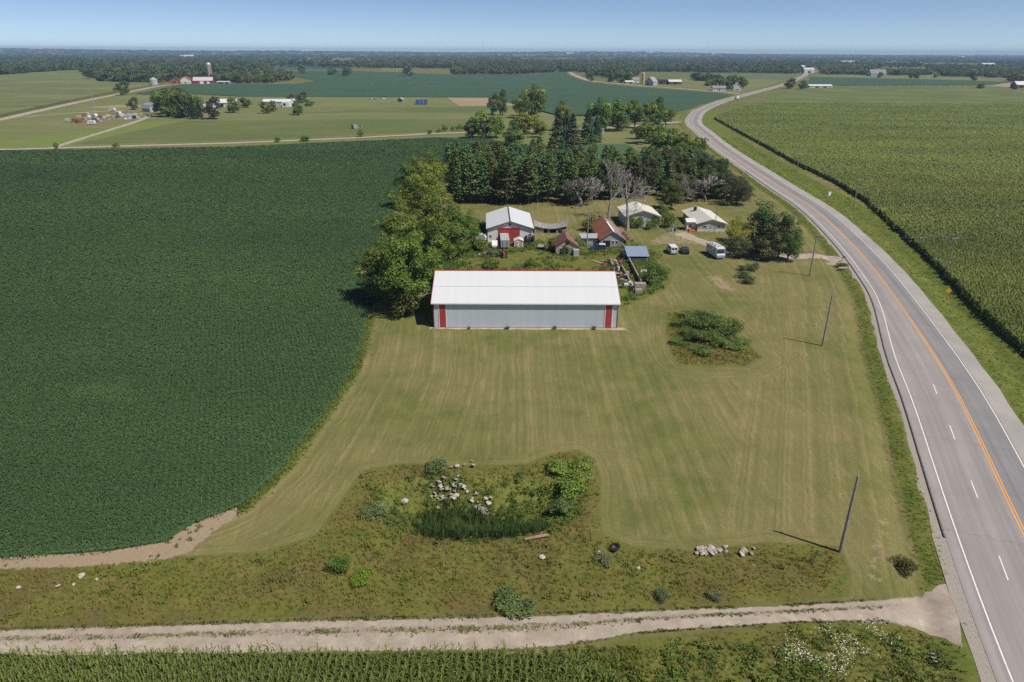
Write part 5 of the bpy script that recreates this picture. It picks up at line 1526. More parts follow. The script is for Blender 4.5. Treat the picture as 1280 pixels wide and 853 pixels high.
# ------------------------------------------------------------------ house
b = base(888.5, 289.3)
ho = thing('house', 'low house with a tan steel roof, chimney and side porch', 'house', b, R(1))
gable(ho, 8.6, 18, 2.55, 1.25, 'y', M_CREAM, M_TANR2, .6, roof_l=M_TANR)
ch = MB().box((-1.6, 14.0, 4.0), (.8, .8, 1.5)).build('chimney', M_DARK, ho); MB().box((-1.6, 14.0, 4.8), (1.0, 1.0, .12)).build('cap', M_GREYW, ch)
window(ho, -2.0, 0, 1.15, 1.3, .8); window(ho, 2.4, 0, 1.15, 1.3, .8)
panel(ho, 'eave_shade', M_GREYP, 0, 0, 1.0, 8.5, 1.5, .03)  # grey band paints the roof overhang's shade on the upper front wall
for yy in (3, 8, 13): window(ho, yy, -4.3, 1.0, 1.2, 1.0, side='W')
panel(ho, 'dark_side_panel', M_GREYW, 8.8, -4.3, .2, 17, 2.2, .03, 'W')  # darker grey panel over most of the left wall
po = MB().box((-5.9, 2.6, 1.3), (2.8, 3.0, 2.8)).build('porch', M_WHITE_P, ho)
MB().prism([(.7, 2.75), (4.5, 2.75), (2.6, 3.6)], -7.6, -4.6, 'x').build('porch_roof', M_TANR2, po)
MB().box((-6.2, 1.06, 1.45), (1.0, .06, .9)).build('pane', M_GLASS, po)
MB().box((-5.9, .55, .35), (1.8, 1.1, .7)).box((-5.9, -.3, .18), (1.8, .6, .36)).build('steps', M_ORANGE, ho)
# lattice mast beside the house
b = base(892.5, 293.5)
ms = thing('antenna_mast', 'thin lattice antenna mast in front of the tan roofed house', 'mast', b)
mb = MB()
for k in range(3):
    a = k * 2.094; mb.tube([(.28 * math.cos(a), .28 * math.sin(a), 0), (.2 * math.cos(a), .2 * math.sin(a), 9)], .035, 4)
for i in range(18):
    z = .3 + i * .48; a = i * 2.094; r_ = .28 - .08 * z / 9
    mb.tube([(r_ * math.cos(a), r_ * math.sin(a), z), (r_ * math.cos(a + 2.094), r_ * math.sin(a + 2.094), z + .4)], .018, 3)
mb.build('lattice', M_STEEL, ms)
MB().tube([(0, 0, 8.8), (0, 0, 10)], .025, 5).tube([(-.9, 0, 9.6), (.9, 0, 9.6)], .02, 4).tube([(-.5, .3, 9.3), (-.5, -.3, 9.3)], .015, 4).build('antenna', M_STEEL, ms)
for px, py in ((880.5, 294), (886.5, 296), (899, 295)):
    b = base(px, py)
    t_ = thing('trellis_pole', 'slim grey pole standing in the grass before the house', 'pole', b, 0, 'slim poles before the house')
    MB().tube([(0, 0, -.2), (0, 0, 3.4)], .05, 5).build('pole', M_GREYW, t_)

# blue-grey roofed open shed
b = base(797, 327.5)
bs = thing('open_shed', 'small shed with a blue grey metal roof sloping to the front', 'shed', b, R(0))
MB().prism([(0, -.2), (.12, -.2), (.12, 1.7), (0, 1.65)], -2.7, 2.7, 'x').build('front_wall', M_WHITE_P, bs)
MB().prism([(0, -.2), (4.6, -.2), (4.6, 2.75), (0, 1.65)], -2.7, -2.6, 'x').build('side_wall', M_DARK, bs)  # left wall coloured near-black for the shadow on that side
MB().prism([(0, -.2), (4.6, -.2), (4.6, 2.75), (0, 1.65)], 2.6, 2.7, 'x').build('side_wall', M_GREYP, bs)
MB().prism([(-.45, 1.58), (5.0, 2.9), (5.0, 3.0), (-.45, 1.68)], -2.95, 2.95, 'x').build('roof', M_BLUER, bs)
panel(bs, 'opening', M_DARK, .2, 0, 1.0, 4.2, .55, .05)
MB().box((-3.4, 2.2, 1.0), (1.3, 3.4, 2.0)).build('shadow_block', M_DARK, bs, .15)  # dark block added to stand for the shadow left of the shed

# concrete bunker walls
def wall_thing(name, label, cat, px0, px1, h, t, mat, g=None):
    A, B = np.array(G(*px0)), np.array(G(*px1))
    d = B - A; L = np.hypot(*d); an = math.atan2(d[1], d[0])
    r_ = thing(name, label, cat, (A[0], A[1], 0), an, g)
    mb = MB()
    n = max(2, int(L / 1.5))
    for i in range(n):
        mb.box((L * (i + .5) / n, 0, h / 2 - .1), (L / n * .985, t * random.uniform(.92, 1.05), h + .2 * random.uniform(-.5, .5) + .2))
    mb.build('wall', mat, r_)
    return r_
wall_thing('bunker_wall', 'left concrete wall of the overgrown bunker beside the white shed', 'wall', (792, 366), (777, 336), 1.1, .25, M_CONC)
wall_thing('bunker_wall', 'right concrete wall of the overgrown bunker near the bright bush', 'wall', (801, 358), (786, 329), 1.4, .25, M_CONC)
b = base(799, 368)
bb = thing('concrete_block', 'two stepped concrete blocks closing the bunker end', 'block', b, R(2))
MB().box((-.2, .2, .5), (1.6, 1.0, 1.4)).build('lower_block', M_CONC, bb, .06)
MB().box((.4, 1.7, 1.1), (2.6, 1.3, 2.2)).build('upper_block', M_CONC, bb, .06)

# ------------------------------------------------------------------ vehicles (local -y is the front)
def wheels(root, xs, ys, r_, w=.24):
    for y in ys:
        for x in xs:
            t_ = MB().cyl((x, y, r_), r_, w, 16, 'x').build('wheel', M_BLACK, root)
            MB().cyl((x + (.02 if x > 0 else -.02), y, r_), r_ * .55, w, 10, 'x').build('hub', M_STEEL, t_)
def car(root, Wd, prof_body, prof_cab, body, glassy=True, r_=.34, axles=(-1.35, 1.35), cab_in=.12, roofm=None):
    MB().prism(prof_body, -Wd / 2, Wd / 2, 'x').build('body', body, root, .05)
    c = MB().prism(prof_cab, -Wd / 2 + cab_in, Wd / 2 - cab_in, 'x').build('cabin', roofm or body, root, .05)
    wheels(root, (-Wd / 2 + .08, Wd / 2 - .08), axles, r_)
    ymin = min(p for p, z in prof_body); ymax = max(p for p, z in prof_body)
    for s in (-1, 1):
        MB().box((s * (Wd / 2 - .28), ymin - .015, .72), (.34, .06, .18)).build('headlight', M_CERAM, root)
        MB().box((s * (Wd / 2 - .2), ymax + .015, .85), (.2, .06, .3)).build('tail_light', M_REDV, root)
        ys_ = [p for p, z in prof_cab]; zs_ = [z for p, z in prof_cab]
        zt, zb = max(zs_), min(zs_)
        tops = [p for p, z in prof_cab if z > zt - .15]
        MB().prism([(min(tops) - .1, zb + .12), (max(tops) - .1, zb + .12), (max(tops) - .15, zt - .12), (min(tops) + .1, zt - .12)], s * (Wd / 2 - cab_in) - .0 if s < 0 else s * (Wd / 2 - cab_in) + .008, (s * (Wd / 2 - cab_in) - .02) if s < 0 else s * (Wd / 2 - cab_in) + .03, 'x').build('side_window', M_GLASS, root)
    return c
# white van, seen from behind
b = base(842, 318.5)
v = thing('van', 'white van parked on the grass with its back to the lawn', 'van', (b[0], b[1] + 2.4, b[2]), R(183))
car(v, 2.0, [(-2.5, .35), (2.4, .35), (2.45, 1.15), (-1.9, 1.15), (-2.5, .95)], [(-1.75, 1.12), (2.44, 1.12), (2.36, 2.15), (-.9, 2.2)], M_WHITE_V, r_=.36, axles=(-1.6, 1.5), cab_in=.05)
for s in (-1, 1): MB().box((s * .42, 2.44, 1.62), (.66, .05, .5)).build('rear_window', M_GLASS, v)
MB().box((0, 2.52, .45), (1.9, .14, .18)).build('bumper', M_STEEL, v)
# navy pickup beside it
b = base(857.5, 318.5)
v = thing('car', 'dark navy car parked right of the white van', 'car', (b[0], b[1] + 2.2, b[2]), R(181))
car(v, 1.85, [(-2.2, .3), (2.2, .3), (2.25, .95), (1.6, 1.02), (-1.3, .98), (-2.2, .8)], [(-1.1, .95), (1.95, 1.0), (1.6, 1.6), (-.35, 1.62)], M_NAVY)
MB().box((0, 1.86, 1.32), (1.3, .05, .38)).build('rear_window', M_GLASS, v)
# motorhome
b = base(899.5, 324.5)
v = thing('motorhome', 'white motorhome with roof vents parked facing the lawn', 'motorhome', (b[0] - .3, b[1] + 3.4, b[2]), R(9))
MB().prism([(-3.4, .45), (3.6, .45), (3.65, 3.0), (-3.0, 3.05), (-3.25, 1.75), (-3.5, 1.15)], -1.18, 1.18, 'x').build('body', M_WHITE_V, v, .08)
MB().prism([(-3.37, 1.66), (-3.12, 2.72), (-3.07, 2.72), (-3.32, 1.66)], -1.06, 1.06, 'x').build('windshield', M_GLASS, v)
MB().box((0, -3.53, .95), (2.3, .12, .5)).build('front_panel', M_LBLUE, v)
MB().box((0, -3.6, .52), (2.3, .16, .2)).build('bumper', M_STEEL, v)
for s in (-1, 1): MB().box((s * .85, -3.62, .95), (.3, .06, .2)).build('headlight', M_CERAM, v)
for y_, z_ in ((-1.5, 3.12), (.2, 3.12), (2.0, 3.12)): MB().box((.2, y_, z_), (.75, .75, .22)).build('roof_vent', M_GREYP, v, .04)
MB().box((-.75, .6, 3.12), (.12, 4.6, .16)).build('roof_rail', M_STEEL, v)
MB().box((-1.2, .3, 1.2), (.03, 5.6, .3)).build('stripe', M_LBLUE, v); MB().box((1.2, .3, 1.2), (.03, 5.6, .3)).build('stripe', M_LBLUE, v)
for s in (-1, 1):
    for y_ in (-1.6, .8, 2.4): MB().box((s * 1.195, y_, 2.1), (.03, .9, .6)).build('side_window', M_GLASS, v)
wheels(v, (-1.05, 1.05), (-2.2, 1.9), .42, .28)
# blue wagon by the yard pole
b = base(747.5, 313.5)
v = thing('station_wagon', 'dark blue wagon with white rear cap parked by the rusty roofed barn', 'wagon', (b[0], b[1] + .9, b[2]), R(-95))
car(v, 1.8, [(-2.3, .3), (2.2, .3), (2.22, .95), (-1.2, .98), (-2.3, .8)], [(-1.0, .95), (2.15, .95), (2.0, 1.62), (-.3, 1.62)], M_BLUE)
MB().prism([(.35, 1.64), (2.1, 1.64), (2.05, 1.74), (.35, 1.74)], -.8, .8, 'x').build('rear_cap', M_WHITE_V, v)
# grey box trailer
b = base(631.5, 312)
v = thing('box_trailer', 'long grey box trailer parked in front of the red barn doors', 'trailer', b, R(3))
MB().box((0, 5.6, 1.55), (2.4, 11, 2.0)).build('box', M_GREYM, v, .03)
MB().box((0, 5.6, 2.58), (2.44, 11.04, .06)).build('roof_sheet', M_GREYP, v)
wheels(v, (-1.0, 1.0), (8.0, 9.1), .45); MB().box((0, 5.6, .45), (1.2, 10.6, .2)).build('frame', M_RUSTM, v)
for s in (-1, 1): MB().box((s * .6, -.0, 1.55), (.06, .06, 1.8)).build('door_bar', M_STEEL, v)
# little white hut on skids
b = base(648.5, 309)
v = thing('hut', 'small white hut with faded pink doors before the barn', 'hut', b, R(2))
gable(v, 2.5, 2.6, 1.75, .55, 'y', M_WHITE_P, M_WROOF, .15, .06)
for s in (-1, 1): panel(v, 'door', paint('faded_pink', (.55, .34, .30), .7, .2, 2), s * .62, 0, .2, .75, 1.35, .05)
for s in (-1, 1): MB().box((s * .9, 1.2, -.02), (.16, 3.0, .22)).build('skid', M_GREYW, v)

def tractor(px, py, body, label, rz=0, sc=1.0):
    b = base(px, py)
    t_ = thing('tractor', label, 'tractor', b, rz); t_.scale = (sc,) * 3
    MB().prism([(-1.7, .7), (.1, .7), (.1, 1.35), (-1.6, 1.3)], -.32, .32, 'x').build('hood', body, t_, .05)
    MB().box((0, .75, .95), (.75, 1.3, .5)).build('chassis', M_RUSTM, t_)
    MB().box((0, .9, 1.45), (.5, .45, .12)).box((0, 1.1, 1.65), (.5, .1, .4)).build('seat', M_BLACK, t_)
    MB().tube([(0, .15, 1.3), (0, .45, 1.75)], .03, 5).build('steering_column', M_STEEL, t_)
    MB().tube([(.2, -.8, 1.3), (.2, -.8, 2.0)], .05, 6).build('exhaust', M_RUSTM, t_)
    for s in (-1, 1):
        w_ = MB().cyl((s * .85, .9, .75), .75, .36, 18, 'x').build('rear_wheel', M_BLACK, t_); MB().cyl((s * .87, .9, .75), .4, .38, 12, 'x').build('hub', body, w_)
        w_ = MB().cyl((s * .55, -1.35, .38), .38, .2, 14, 'x').build('front_wheel', M_BLACK, t_); MB().cyl((s * .56, -1.35, .38), .2, .22, 10, 'x').build('hub', body, w_)
        MB().prism([(.3, 1.45), (1.5, 1.45), (1.5, 1.52), (.3, 1.52)], s * .65 - .2, s * .65 + .2, 'x').build('fender', body, t_)
    return t_
tractor(598, 313, M_REDV, 'faded red tractor in the weeds left of the barn', R(40))
tractor(661, 304, M_NAVY, 'dark tractor parked at the right barn corner', R(-15), 1.25)
tractor(616, 321, paint('old_green', (.10, .16, .12), .6, .3, 2), 'dull green tractor in front of the weedy machinery', R(80))
tractor(629.5, 321, M_RUSTM, 'rusty dark tractor below the grey box trailer', R(10))
b = base(617.5, 311)
v = thing('pickup', 'old white pickup left of the grey box trailer', 'pickup', (b[0], b[1] + 2.4, b[2]), R(10))
car(v, 1.9, [(-2.5, .4), (2.5, .4), (2.5, 1.05), (-1.2, 1.08), (-2.5, .98)], [(-1.2, 1.05), (.5, 1.05), (.35, 1.75), (-.75, 1.75)], M_WHITE_P, r_=.38, axles=(-1.6, 1.5))
b = base(602, 301.5)
v = thing('camper', 'little white camper half hidden in the bushes left of the barn', 'camper', b, R(70))
MB().prism([(-1.6, .5), (1.6, .5), (1.7, 1.5), (1.2, 2.2), (-1.2, 2.2), (-1.7, 1.5)], -.95, .95, 'x').build('body', M_WHITE_V, v, .06)
wheels(v, (-.9, .9), (0.1,), .35); MB().box((.96, .2, 1.5), (.03, .9, .5)).build('window', M_GLASS, v)
b = base(676.5, 312)
v = thing('wood_wagon', 'small weathered wooden wagon in the grass left of the brown cottage', 'wagon', b, R(-20))
MB().box((0, .7, .75), (1.9, 2.4, .12)).build('bed', M_GREYW, v)
for s in (-1, 1): MB().box((s * .95, .7, 1.05), (.08, 2.4, .55)).build('side_board', M_GREYW, v)
MB().box((0, 1.9, 1.05), (1.9, .08, .55)).build('end_board', M_TANW, v)
wheels(v, (-.85, .85), (-.1, 1.5), .38, .14)
# small dark trailer behind the shed right end, and junk heap
def junk(px, py, n, spread, label, mats, cat='scrap heap', name='scrap_heap', smax=1.2, seed=0, hz=.5):
    rg = random.Random(seed)
    b = base(px, py)
    t_ = thing(name, label, cat, b)
    kinds = ['plank', 'sheet', 'drum', 'box', 'tyre', 'pipe']
    groups = {}
    for i in range(n):
        kd = rg.choice(kinds); mt = rg.choice(mats)
        x, y = rg.gauss(0, spread[0]), rg.gauss(0, spread[1]); z = rg.uniform(.0, hz) * math.exp(-(x / spread[0]) ** 2 * .3)
        mb = MB()
        s = rg.uniform(.4, smax); a = rg.uniform(0, 6.28)
        if kd == 'plank': mb.tube([(x, y, z + .1), (x + math.cos(a) * s * 1.6, y + math.sin(a) * s * 1.6, z + rg.uniform(.05, .7))], .09, 4)
        elif kd == 'sheet': mb.box((x, y, z + .25), (s * 1.2, s * .8, .06), a); mb.v = [(p[0], p[1], p[2] + .35 * (p[0] - x) * rg.choice((-.6, .6))) for p in mb.v]
        elif kd == 'drum': mb.cyl((x, y, z + .45), .3, .9, 12)
        elif kd == 'box': mb.box((x, y, z + s * .3), (s, s * .7, s * .6), a, .95)
        elif kd == 'tyre': mb.tube([(x + .36 * math.cos(q), y + .36 * math.sin(q), z + .15) for q in np.linspace(0, 6.28, 13)], .14, 6); mt = M_BLACK
        else: mb.tube([(x, y, z + .2), (x + math.cos(a) * s * 2, y + math.sin(a) * s * 2, z + .25)], .05, 5)
        mb.build({'plank': 'plank', 'sheet': 'metal_sheet', 'drum': 'drum', 'box': 'crate', 'tyre': 'tyre', 'pipe': 'pipe'}[kd], mt, t_)
    return t_
JM = [M_GREYW, M_GREYP, M_WHITE_P, M_RUSTM, M_STEEL, M_TANW, M_BLACK, M_CONC]
junk(771, 331, 26, (2.0, 2.2), 'mixed scrap heap between the shed ridge and blue grey roof', JM + [M_REDV], seed=1)
junk(775, 346, 30, (1.1, 2.6), 'pale planks and scrap lying along the left bunker wall', JM + [M_WHITE_P, M_WHITE_P], seed=2)
junk(783, 356, 24, (1.0, 2.2), 'weathered timber heap at the front of the bunker', [M_GREYW, M_GREYP, M_WHITE_P, M_STEEL], seed=3)
junk(758, 330, 14, (1.4, 1.2), 'small dark scrap heap just behind the shed roof', JM + [M_NAVY], seed=4)
junk(607, 319, 16, (1.8, 1.2), 'scattered implements in the weeds left of the barn', [M_RUSTM, M_STEEL, M_WHITE_P, M_REDV, M_GREYP], seed=5)
b = base(745.5, 328)
v = thing('plank', 'long pale plank lying in the grass behind the shed', 'plank', b, R(-52)); MB().box((0, 0, .15), (3.2, .5, .12)).build('board', M_TANW, v)
b = base(804.5, 342)
v = thing('garden_bench', 'small pale bench in the weeds right of the bunker', 'bench', b, R(-10))
MB().box((0, 0, .45), (1.5, .5, .08)).build('seat', M_WHITE_P, v); MB().box((0, .25, .75), (1.5, .06, .5)).build('backrest', M_WHITE_P, v)
for s in (-.65, .65): MB().box((s, 0, .2), (.08, .45, .42)).build('leg', M_WHITE_P, v)
b = base(840, 289.5)
v = thing('blue_barrel', 'blue barrels and bins beside the house porch', 'barrel', b)
MB().cyl((0, 0, .5), .34, 1.0, 14).build('barrel', M_LBLUE, v); MB().cyl((.9, .2, .5), .34, 1.0, 14).build('barrel', M_BLUE, v); MB().box((-.8, .1, .4), (.6, .6, .9)).build('bin', M_STEEL, v)

# ------------------------------------------------------------------ utility poles and wires
def pole(px, py, h, label, arm=True, lean=0., group='poles along the highway', trans=False, rz=0.3):
    b = base(px, py)
    t_ = thing('utility_pole', label, 'utility pole', b, rz, group)
    MB().tube([(0, 0, -.3), (lean * .5, 0, h * .5), (lean, 0, h)], [.19, .16, .12], 10).build('pole', M_POLE, t_)
    if arm:
        a = MB().box((lean, -.16, h - .5), (2.2, .12, .13)).build('crossarm', M_POLE, t_)
        for s in (-1, -.4, .4, 1): MB().cyl((lean + s, -.16, h - .37), .05, .18, 8).build('insulator', M_CERAM, a)
    else:
        MB().cyl((lean, 0, h + .12), .05, .26, 8).build('insulator', M_CERAM, t_)
        MB().box((lean + .25, 0, h - .8), (.5, .07, .07)).build('bracket', M_STEEL, t_)
    if trans: MB().cyl((lean + .4, 0, h - 1.9), .26, .9, 14).build('transformer', M_STEEL, t_)
    return Vector((b[0], b[1], b[2] + h)) + Vector((lean * math.cos(rz), lean * math.sin(rz), 0))
tops = [pole(1050, 690, 10.0, 'nearest utility pole standing at the lawn corner by the gravel track', False),
        pole(1028, 432, 10.2, 'utility pole on the lawn right of the unmown mound', False),
        pole(1012, 345, 10.2, 'utility pole beside the driveway mouth', False)]
far_tops = [pole(1181, 347, 10.4, 'utility pole across the highway beside the yellow sign'), pole(1067, 258, 10.0, 'utility pole at the corn edge beside the white signboard'),
            pole(996, 214, 10.0, 'third utility pole along the corn edge beyond the highway'), pole(948, 180.5, 10.0, 'fourth utility pole along the corn edge near the bend'),
            pole(917, 160.5, 9.5, 'fifth utility pole at the inside of the highway bend'), pole(911, 135.5, 10, 'utility pole past the bend left of the white truck'), pole(926, 121.5, 11, 'utility pole standing behind the white truck')]
yt = pole(733.5, 312, 11.2, 'yard pole with transformer beside the blue wagon', True, trans=True, group='yard poles')
def wire(name, pts, label, off=(0,), sag=.5, r_=.009):
    mb = MB()
    for o in off:
        for A, B in zip(pts[:-1], pts[1:]):
            d = B - A; nn = Vector((d.y, -d.x, 0)).normalized() * o
            mb.tube([A + d * t + nn + Vector((0, 0, -sag * 4 * t * (1 - t) + .08)) for t in np.linspace(0, 1, 9)], r_, 3, False)
    tag(mb.build(name, M_STEEL), label, 'wire')
wire('power_line', tops, 'single power wire running between the lawn poles', (0,))
_e = far_tops[0] + (far_tops[0] - far_tops[1]) * 1.0 + Vector((6, 0, 0))
wire('power_line', [_e] + far_tops, 'power wires along the corn side of the highway', (-.9, .9), .7)
wire('service_wire', [far_tops[0], tops[2]], 'service wires crossing over the highway', (0, .4), .6)
wire('service_wire', [tops[2], yt], 'service wire from the driveway pole to the yard pole', (0,), 1.2)

# ------------------------------------------------------------------ road signs, markers, mailboxes
b = base(1183.5, 371)
v = thing('warning_sign', 'yellow diamond curve sign on the ditch beyond the highway', 'road sign', b, R(14))
v.scale = (1.25, 1.25, 1.1)
MB().box((0, 0, 1.2), (.09, .06, 2.5)).build('post', M_STEEL, v)
pl = MB().prism([(0, 1.35), (.62, 1.97), (0, 2.59), (-.62, 1.97)], -.085, -.055, 'y').build('plate', M_YSIGN, v)
MB().tube([(-.16, -.1, 1.62), (-.16, -.1, 2.0), (.14, -.1, 2.12)], .045, 5).prism([(.08, 1.98), (.34, 2.2), (.06, 2.28)], -.105, -.09, 'y').build('arrow', M_BLK, pl)
MB().prism([(0, 1.42), (.55, 1.97), (0, 2.52), (-.55, 1.97)], -.0885, -.0860, 'y').build('rim', M_YSIGN, pl)
b = base(1036.5, 246)
v = thing('signboard', 'pale blank signboard on the grass between highway and corn', 'sign', b, R(22))
MB().box((0, 0, 1.7), (1.3, .06, 1.5)).build('board', paint('pale_board', (.66, .68, .72), .5, .1, 1), v)
for s in (-.45, .45): MB().box((s, .06, .7), (.08, .06, 1.6)).build('post', M_STEEL, v)
b = base(993, 272.5)
v = thing('road_sign', 'grey back of a diamond road sign on the left highway shoulder', 'road sign', b, R(-38))
MB().box((0, 0, 1.2), (.08, .06, 2.4)).build('post', M_STEEL, v)
MB().prism([(0, 1.35), (.6, 1.95), (0, 2.55), (-.6, 1.95)], .04, .07, 'y').build('plate', M_ALU, v)
b = base(1020, 407.5)
v = thing('marker_post', 'short white marker post beside the middle lawn pole', 'post', b)
MB().tube([(0, 0, -.1), (0, 0, 1.25)], .07, 8).build('post', M_WHITE_P, v); MB().cyl((0, 0, 1.3), .09, .1, 8).build('cap', M_STEEL, v)
b = base(1053.5, 327)
v = thing('mailbox', 'two dark mailboxes on posts at the driveway mouth', 'mailbox', b, R(40))
for s in (-.55, .55):
    MB().box((s, 0, .5), (.09, .09, 1.0)).build('post', M_GREYW, v)
    MB().prism([(-.14, 1.0), (.14, 1.0), (.14, 1.2), (.08, 1.29), (-.08, 1.29), (-.14, 1.2)], s - .27, s + .27, 'x').build('box', M_BLACK, v)
b = base(1167, 822)
v = thing('striped_board', 'small black board with pale bands lying in the roadside weeds', 'board', b, R(75))
MB().box((0, 0, .45), (1.3, .4, .14)).build('board', M_BLK, v)
for s in (-.45, 0, .45): MB().box((s, 0, .53), (.08, .42, .03)).build('band', M_GREYP, v)
b = base(1053, 336.5)
v = tag(MB().cyl((b[0], b[1], .2), .35, 2.2, 12, 'x').build('culvert_pipe', M_CONC), 'pale concrete culvert pipe end beside the driveway', 'culvert')

# ------------------------------------------------------------------ stones, rubble, odds and ends on the bank
def rock_mesh(seed, flat=.6, jag=.28):
    rg = np.random.default_rng(seed)
    bm = bmesh.new(); bmesh.ops.create_icosphere(bm, subdivisions=2, radius=.5)
    d = unit(rg.normal(size=(9, 3))); h = rg.uniform(.28, .46, 9)
    for v_ in bm.verts:
        p = np.array(v_.co)
        for a, b_ in zip(d, h):
            e = p @ a - b_
            if e > 0: p = p - a * e
        v_.co = p * (1 + rg.normal(0, .03)) * np.array([1, 1, flat])
    me = bpy.data.meshes.new('stone'); bm.to_mesh(me); bm.free()
    return me
RM = [rock_mesh(s) for s in range(6)]
RMF = [rock_mesh(s + 20, .35) for s in range(4)]
def stones(name, pts, mats, s0, s1, label, cat, group, meshes=RM, dz=.1):
    for px, py in pts:
        me = random.choice(meshes); mt = random.choice(mats)
        key = me.name + mt.name
        if key not in STM:
            m2 = me.copy(); m2.materials.append(mt); STM[key] = m2
        x, y = G(px, py); z = float(base_z(np.array([x]), np.array([y]))[0])
        o = bpy.data.objects.new(name, STM[key]); COL.objects.link(o)
        s = random.uniform(s0, s1)
        o.location = (x, y, z + s * .18 + dz); o.scale = (s * random.uniform(.8, 1.3), s, s * random.uniform(.7, 1.1)); o.rotation_euler = (random.uniform(-.5, .5), random.uniform(-.5, .5), random.uniform(0, 6.28))
        tag(o, label, cat, group)
STM = {}
rg = random.Random(3)
stones('stone', [(rg.gauss(890, 9), rg.gauss(691, 2.6)) for _ in range(34)] + [(rg.gauss(930, 6), rg.gauss(691, 2.2)) for _ in range(10)], [M_STONE, M_STONE, M_CONCW, M_CONC], .35, .75, 'field stone in the low heap on the bank near the nearest pole', 'stone', 'stones of the heap on the bank')
stones('rubble_chunk', [(rg.gauss(562, 16), rg.gauss(606, 6)) for _ in range(46)] + [(rg.gauss(577, 6), rg.gauss(584, 3)) for _ in range(6)] + [(rg.gauss(596, 9), rg.gauss(616, 4)) for _ in range(12)], [M_CONCW, M_CONCW, M_CONC], .25, .75, 'pale broken concrete chunk dumped in the hollow', 'rubble', 'rubble in the hollow', RMF, .28)
for px, py, s, l in ((604, 624, 1.7, 'large grey concrete slab at the edge of the reed bed'), (505, 615, 1.3, 'lone white boulder at the left of the hollow'), (102, 721, 1.0, 'largest white boulder on the bank at the left'), (121, 725, .5, 'small white boulder right of the largest one'),
                     (24, 736, .65, 'whitish boulder furthest left on the bank'), (73, 734, .8, 'flat grey boulder below the largest white one'), (92, 731, .5, 'little pale boulder between flat and large ones'), (678, 697, .8, 'lone pale boulder on the bank below the reeds'), (748, 692, .6, 'small white boulder left of the black tyre'), (798, 710, .5, 'small pale stone on the bank right of the black tyre')):
    stones('boulder', [(px, py)], [M_CONCW if s != 1.7 else M_CONC], s * .85, s * .9, l, 'boulder', None, RMF if s in (1.7, .8) else RM, .05)
b = base(768, 687)
v = thing('dumped_wheel', 'black tyre dumped on the bank right of the hollow', 'tyre', b)
MB().tube([(.45 * math.cos(q), .45 * math.sin(q), .35 + .2 * math.cos(q)) for q in np.linspace(0, 6.28, 17)], .2, 8).build('tyre', M_BLACK, v); MB().cyl((0, 0, .3), .3, .12, 12).build('rim', M_RUSTM, v)
b = base(671, 674)
v = thing('log', 'weathered brown log lying at the right end of the reed bed', 'log', (b[0], b[1], b[2] + .25), R(14)); MB().tube([(-1.4, 0, 0), (0, .06, .05), (1.4, 0, .1)], [.16, .2, .15], 9).tube([(.2, 0, .05), (.9, .5, .3)], [.08, .04], 6).build('trunk', paint('log_wood', (.30, .20, .15), .9, .3, 2), v)
# ------------------------------------------------------------------ far farms
def farm(name, label, px, py, W, D, eave, rise, ridge, wall, roof, rz=0., doors=(), wins=0, cat='barn', group=None, doorm=None):
    b = base(px, py)
    t_ = thing(name, label, cat, b, rz, group)
    gable(t_, W, D, eave, rise, ridge, wall, roof, .5, .2)
    for i, (cx, w, h) in enumerate(doors): panel(t_, 'door', doorm or M_DARK, cx, 0, 0, w, h, .12)
    for i in range(wins): window(t_, -W / 2 + W * (i + .5) / wins, 0, 1.2, 1.1, 1.2)
    return t_
# gambrel barn of the left homestead
b = base(183, 140)
t_ = thing('gambrel_barn', 'grey gambrel barn left of the homestead grove', 'barn', b, R(-38))
MB().prism([(0, -.3), (9, -.3), (9, 3), (7.6, 5.6), (4.5, 7), (1.4, 5.6), (0, 3)], -7, 7, 'x').build('wall', M_GREYP, t_)
for a, c in (((-.4, 2.7), (1.3, 5.65)), ((1.3, 5.65), (4.5, 7.1)), ((4.5, 7.1), (7.7, 5.65)), ((7.7, 5.65), (9.4, 2.7))):
    MB().prism([a, c, (c[0], c[1] + .25), (a[0], a[1] + .25)], -7.4, 7.4, 'x').build('roof', M_GREYM, t_)
panel(t_, 'door', M_DARK, 4.5, 7.0, 0, 3, 3.2, .1, 'E'); panel(t_, 'hay_door', M_DARK, 4.5, 7.0, 4, 1.6, 1.6, .1, 'E')
b = base(157, 149)
t_ = thing('quonset_shed', 'round topped grey shed among the homestead junk', 'shed', b, R(-35))
MB().prism([(5 - 5 * math.cos(q), 3.6 * math.sin(q)) for q in np.linspace(0, PI, 11)], -4, 4, 'x').build('wall', M_GREYM, t_); panel(t_, 'door', M_DARK, 5, 4, 0, 3, 2.6, .1, 'E')
junk(95, 153, 30, (5, 4), 'rust red scrap heap at the left of the homestead', [M_RUSTM, M_ORANGE, M_RUSTM], smax=4.0, seed=11, hz=.8)
junk(140, 147, 95, (12, 14), 'wide scatter of junk between the farm lanes', JM + [M_RUSTM, M_RUSTM, M_TANW], smax=3.6, seed=12)
junk(177, 143.5, 26, (10, 4), 'junk lying in front of the gambrel barn', JM, smax=3.0, seed=13)
junk(443, 161, 18, (4, 3), 'grey debris heap in the middle of the hay field', [M_GREYW, M_STEEL, M_GREYP, M_CONC], smax=4.4, seed=14, hz=1.5)
junk(465, 124.5, 12, (3.5, 2.5), 'blue and white equipment pile beside the far soybeans', [M_BLUE, M_WHITE_P, M_STEEL, M_LBLUE], smax=4, seed=15, hz=1.5)
junk(479, 124, 10, (3.5, 2.0), 'reddish equipment pile beside the far soybeans', [M_ORANGE, M_WHITE_P, M_RUSTM], smax=4, seed=16, hz=1.5)
junk(304, 128, 9, (3, 2), 'rust red implements behind the small yard tree', [M_RUSTM, M_ORANGE], smax=2.5, seed=17)
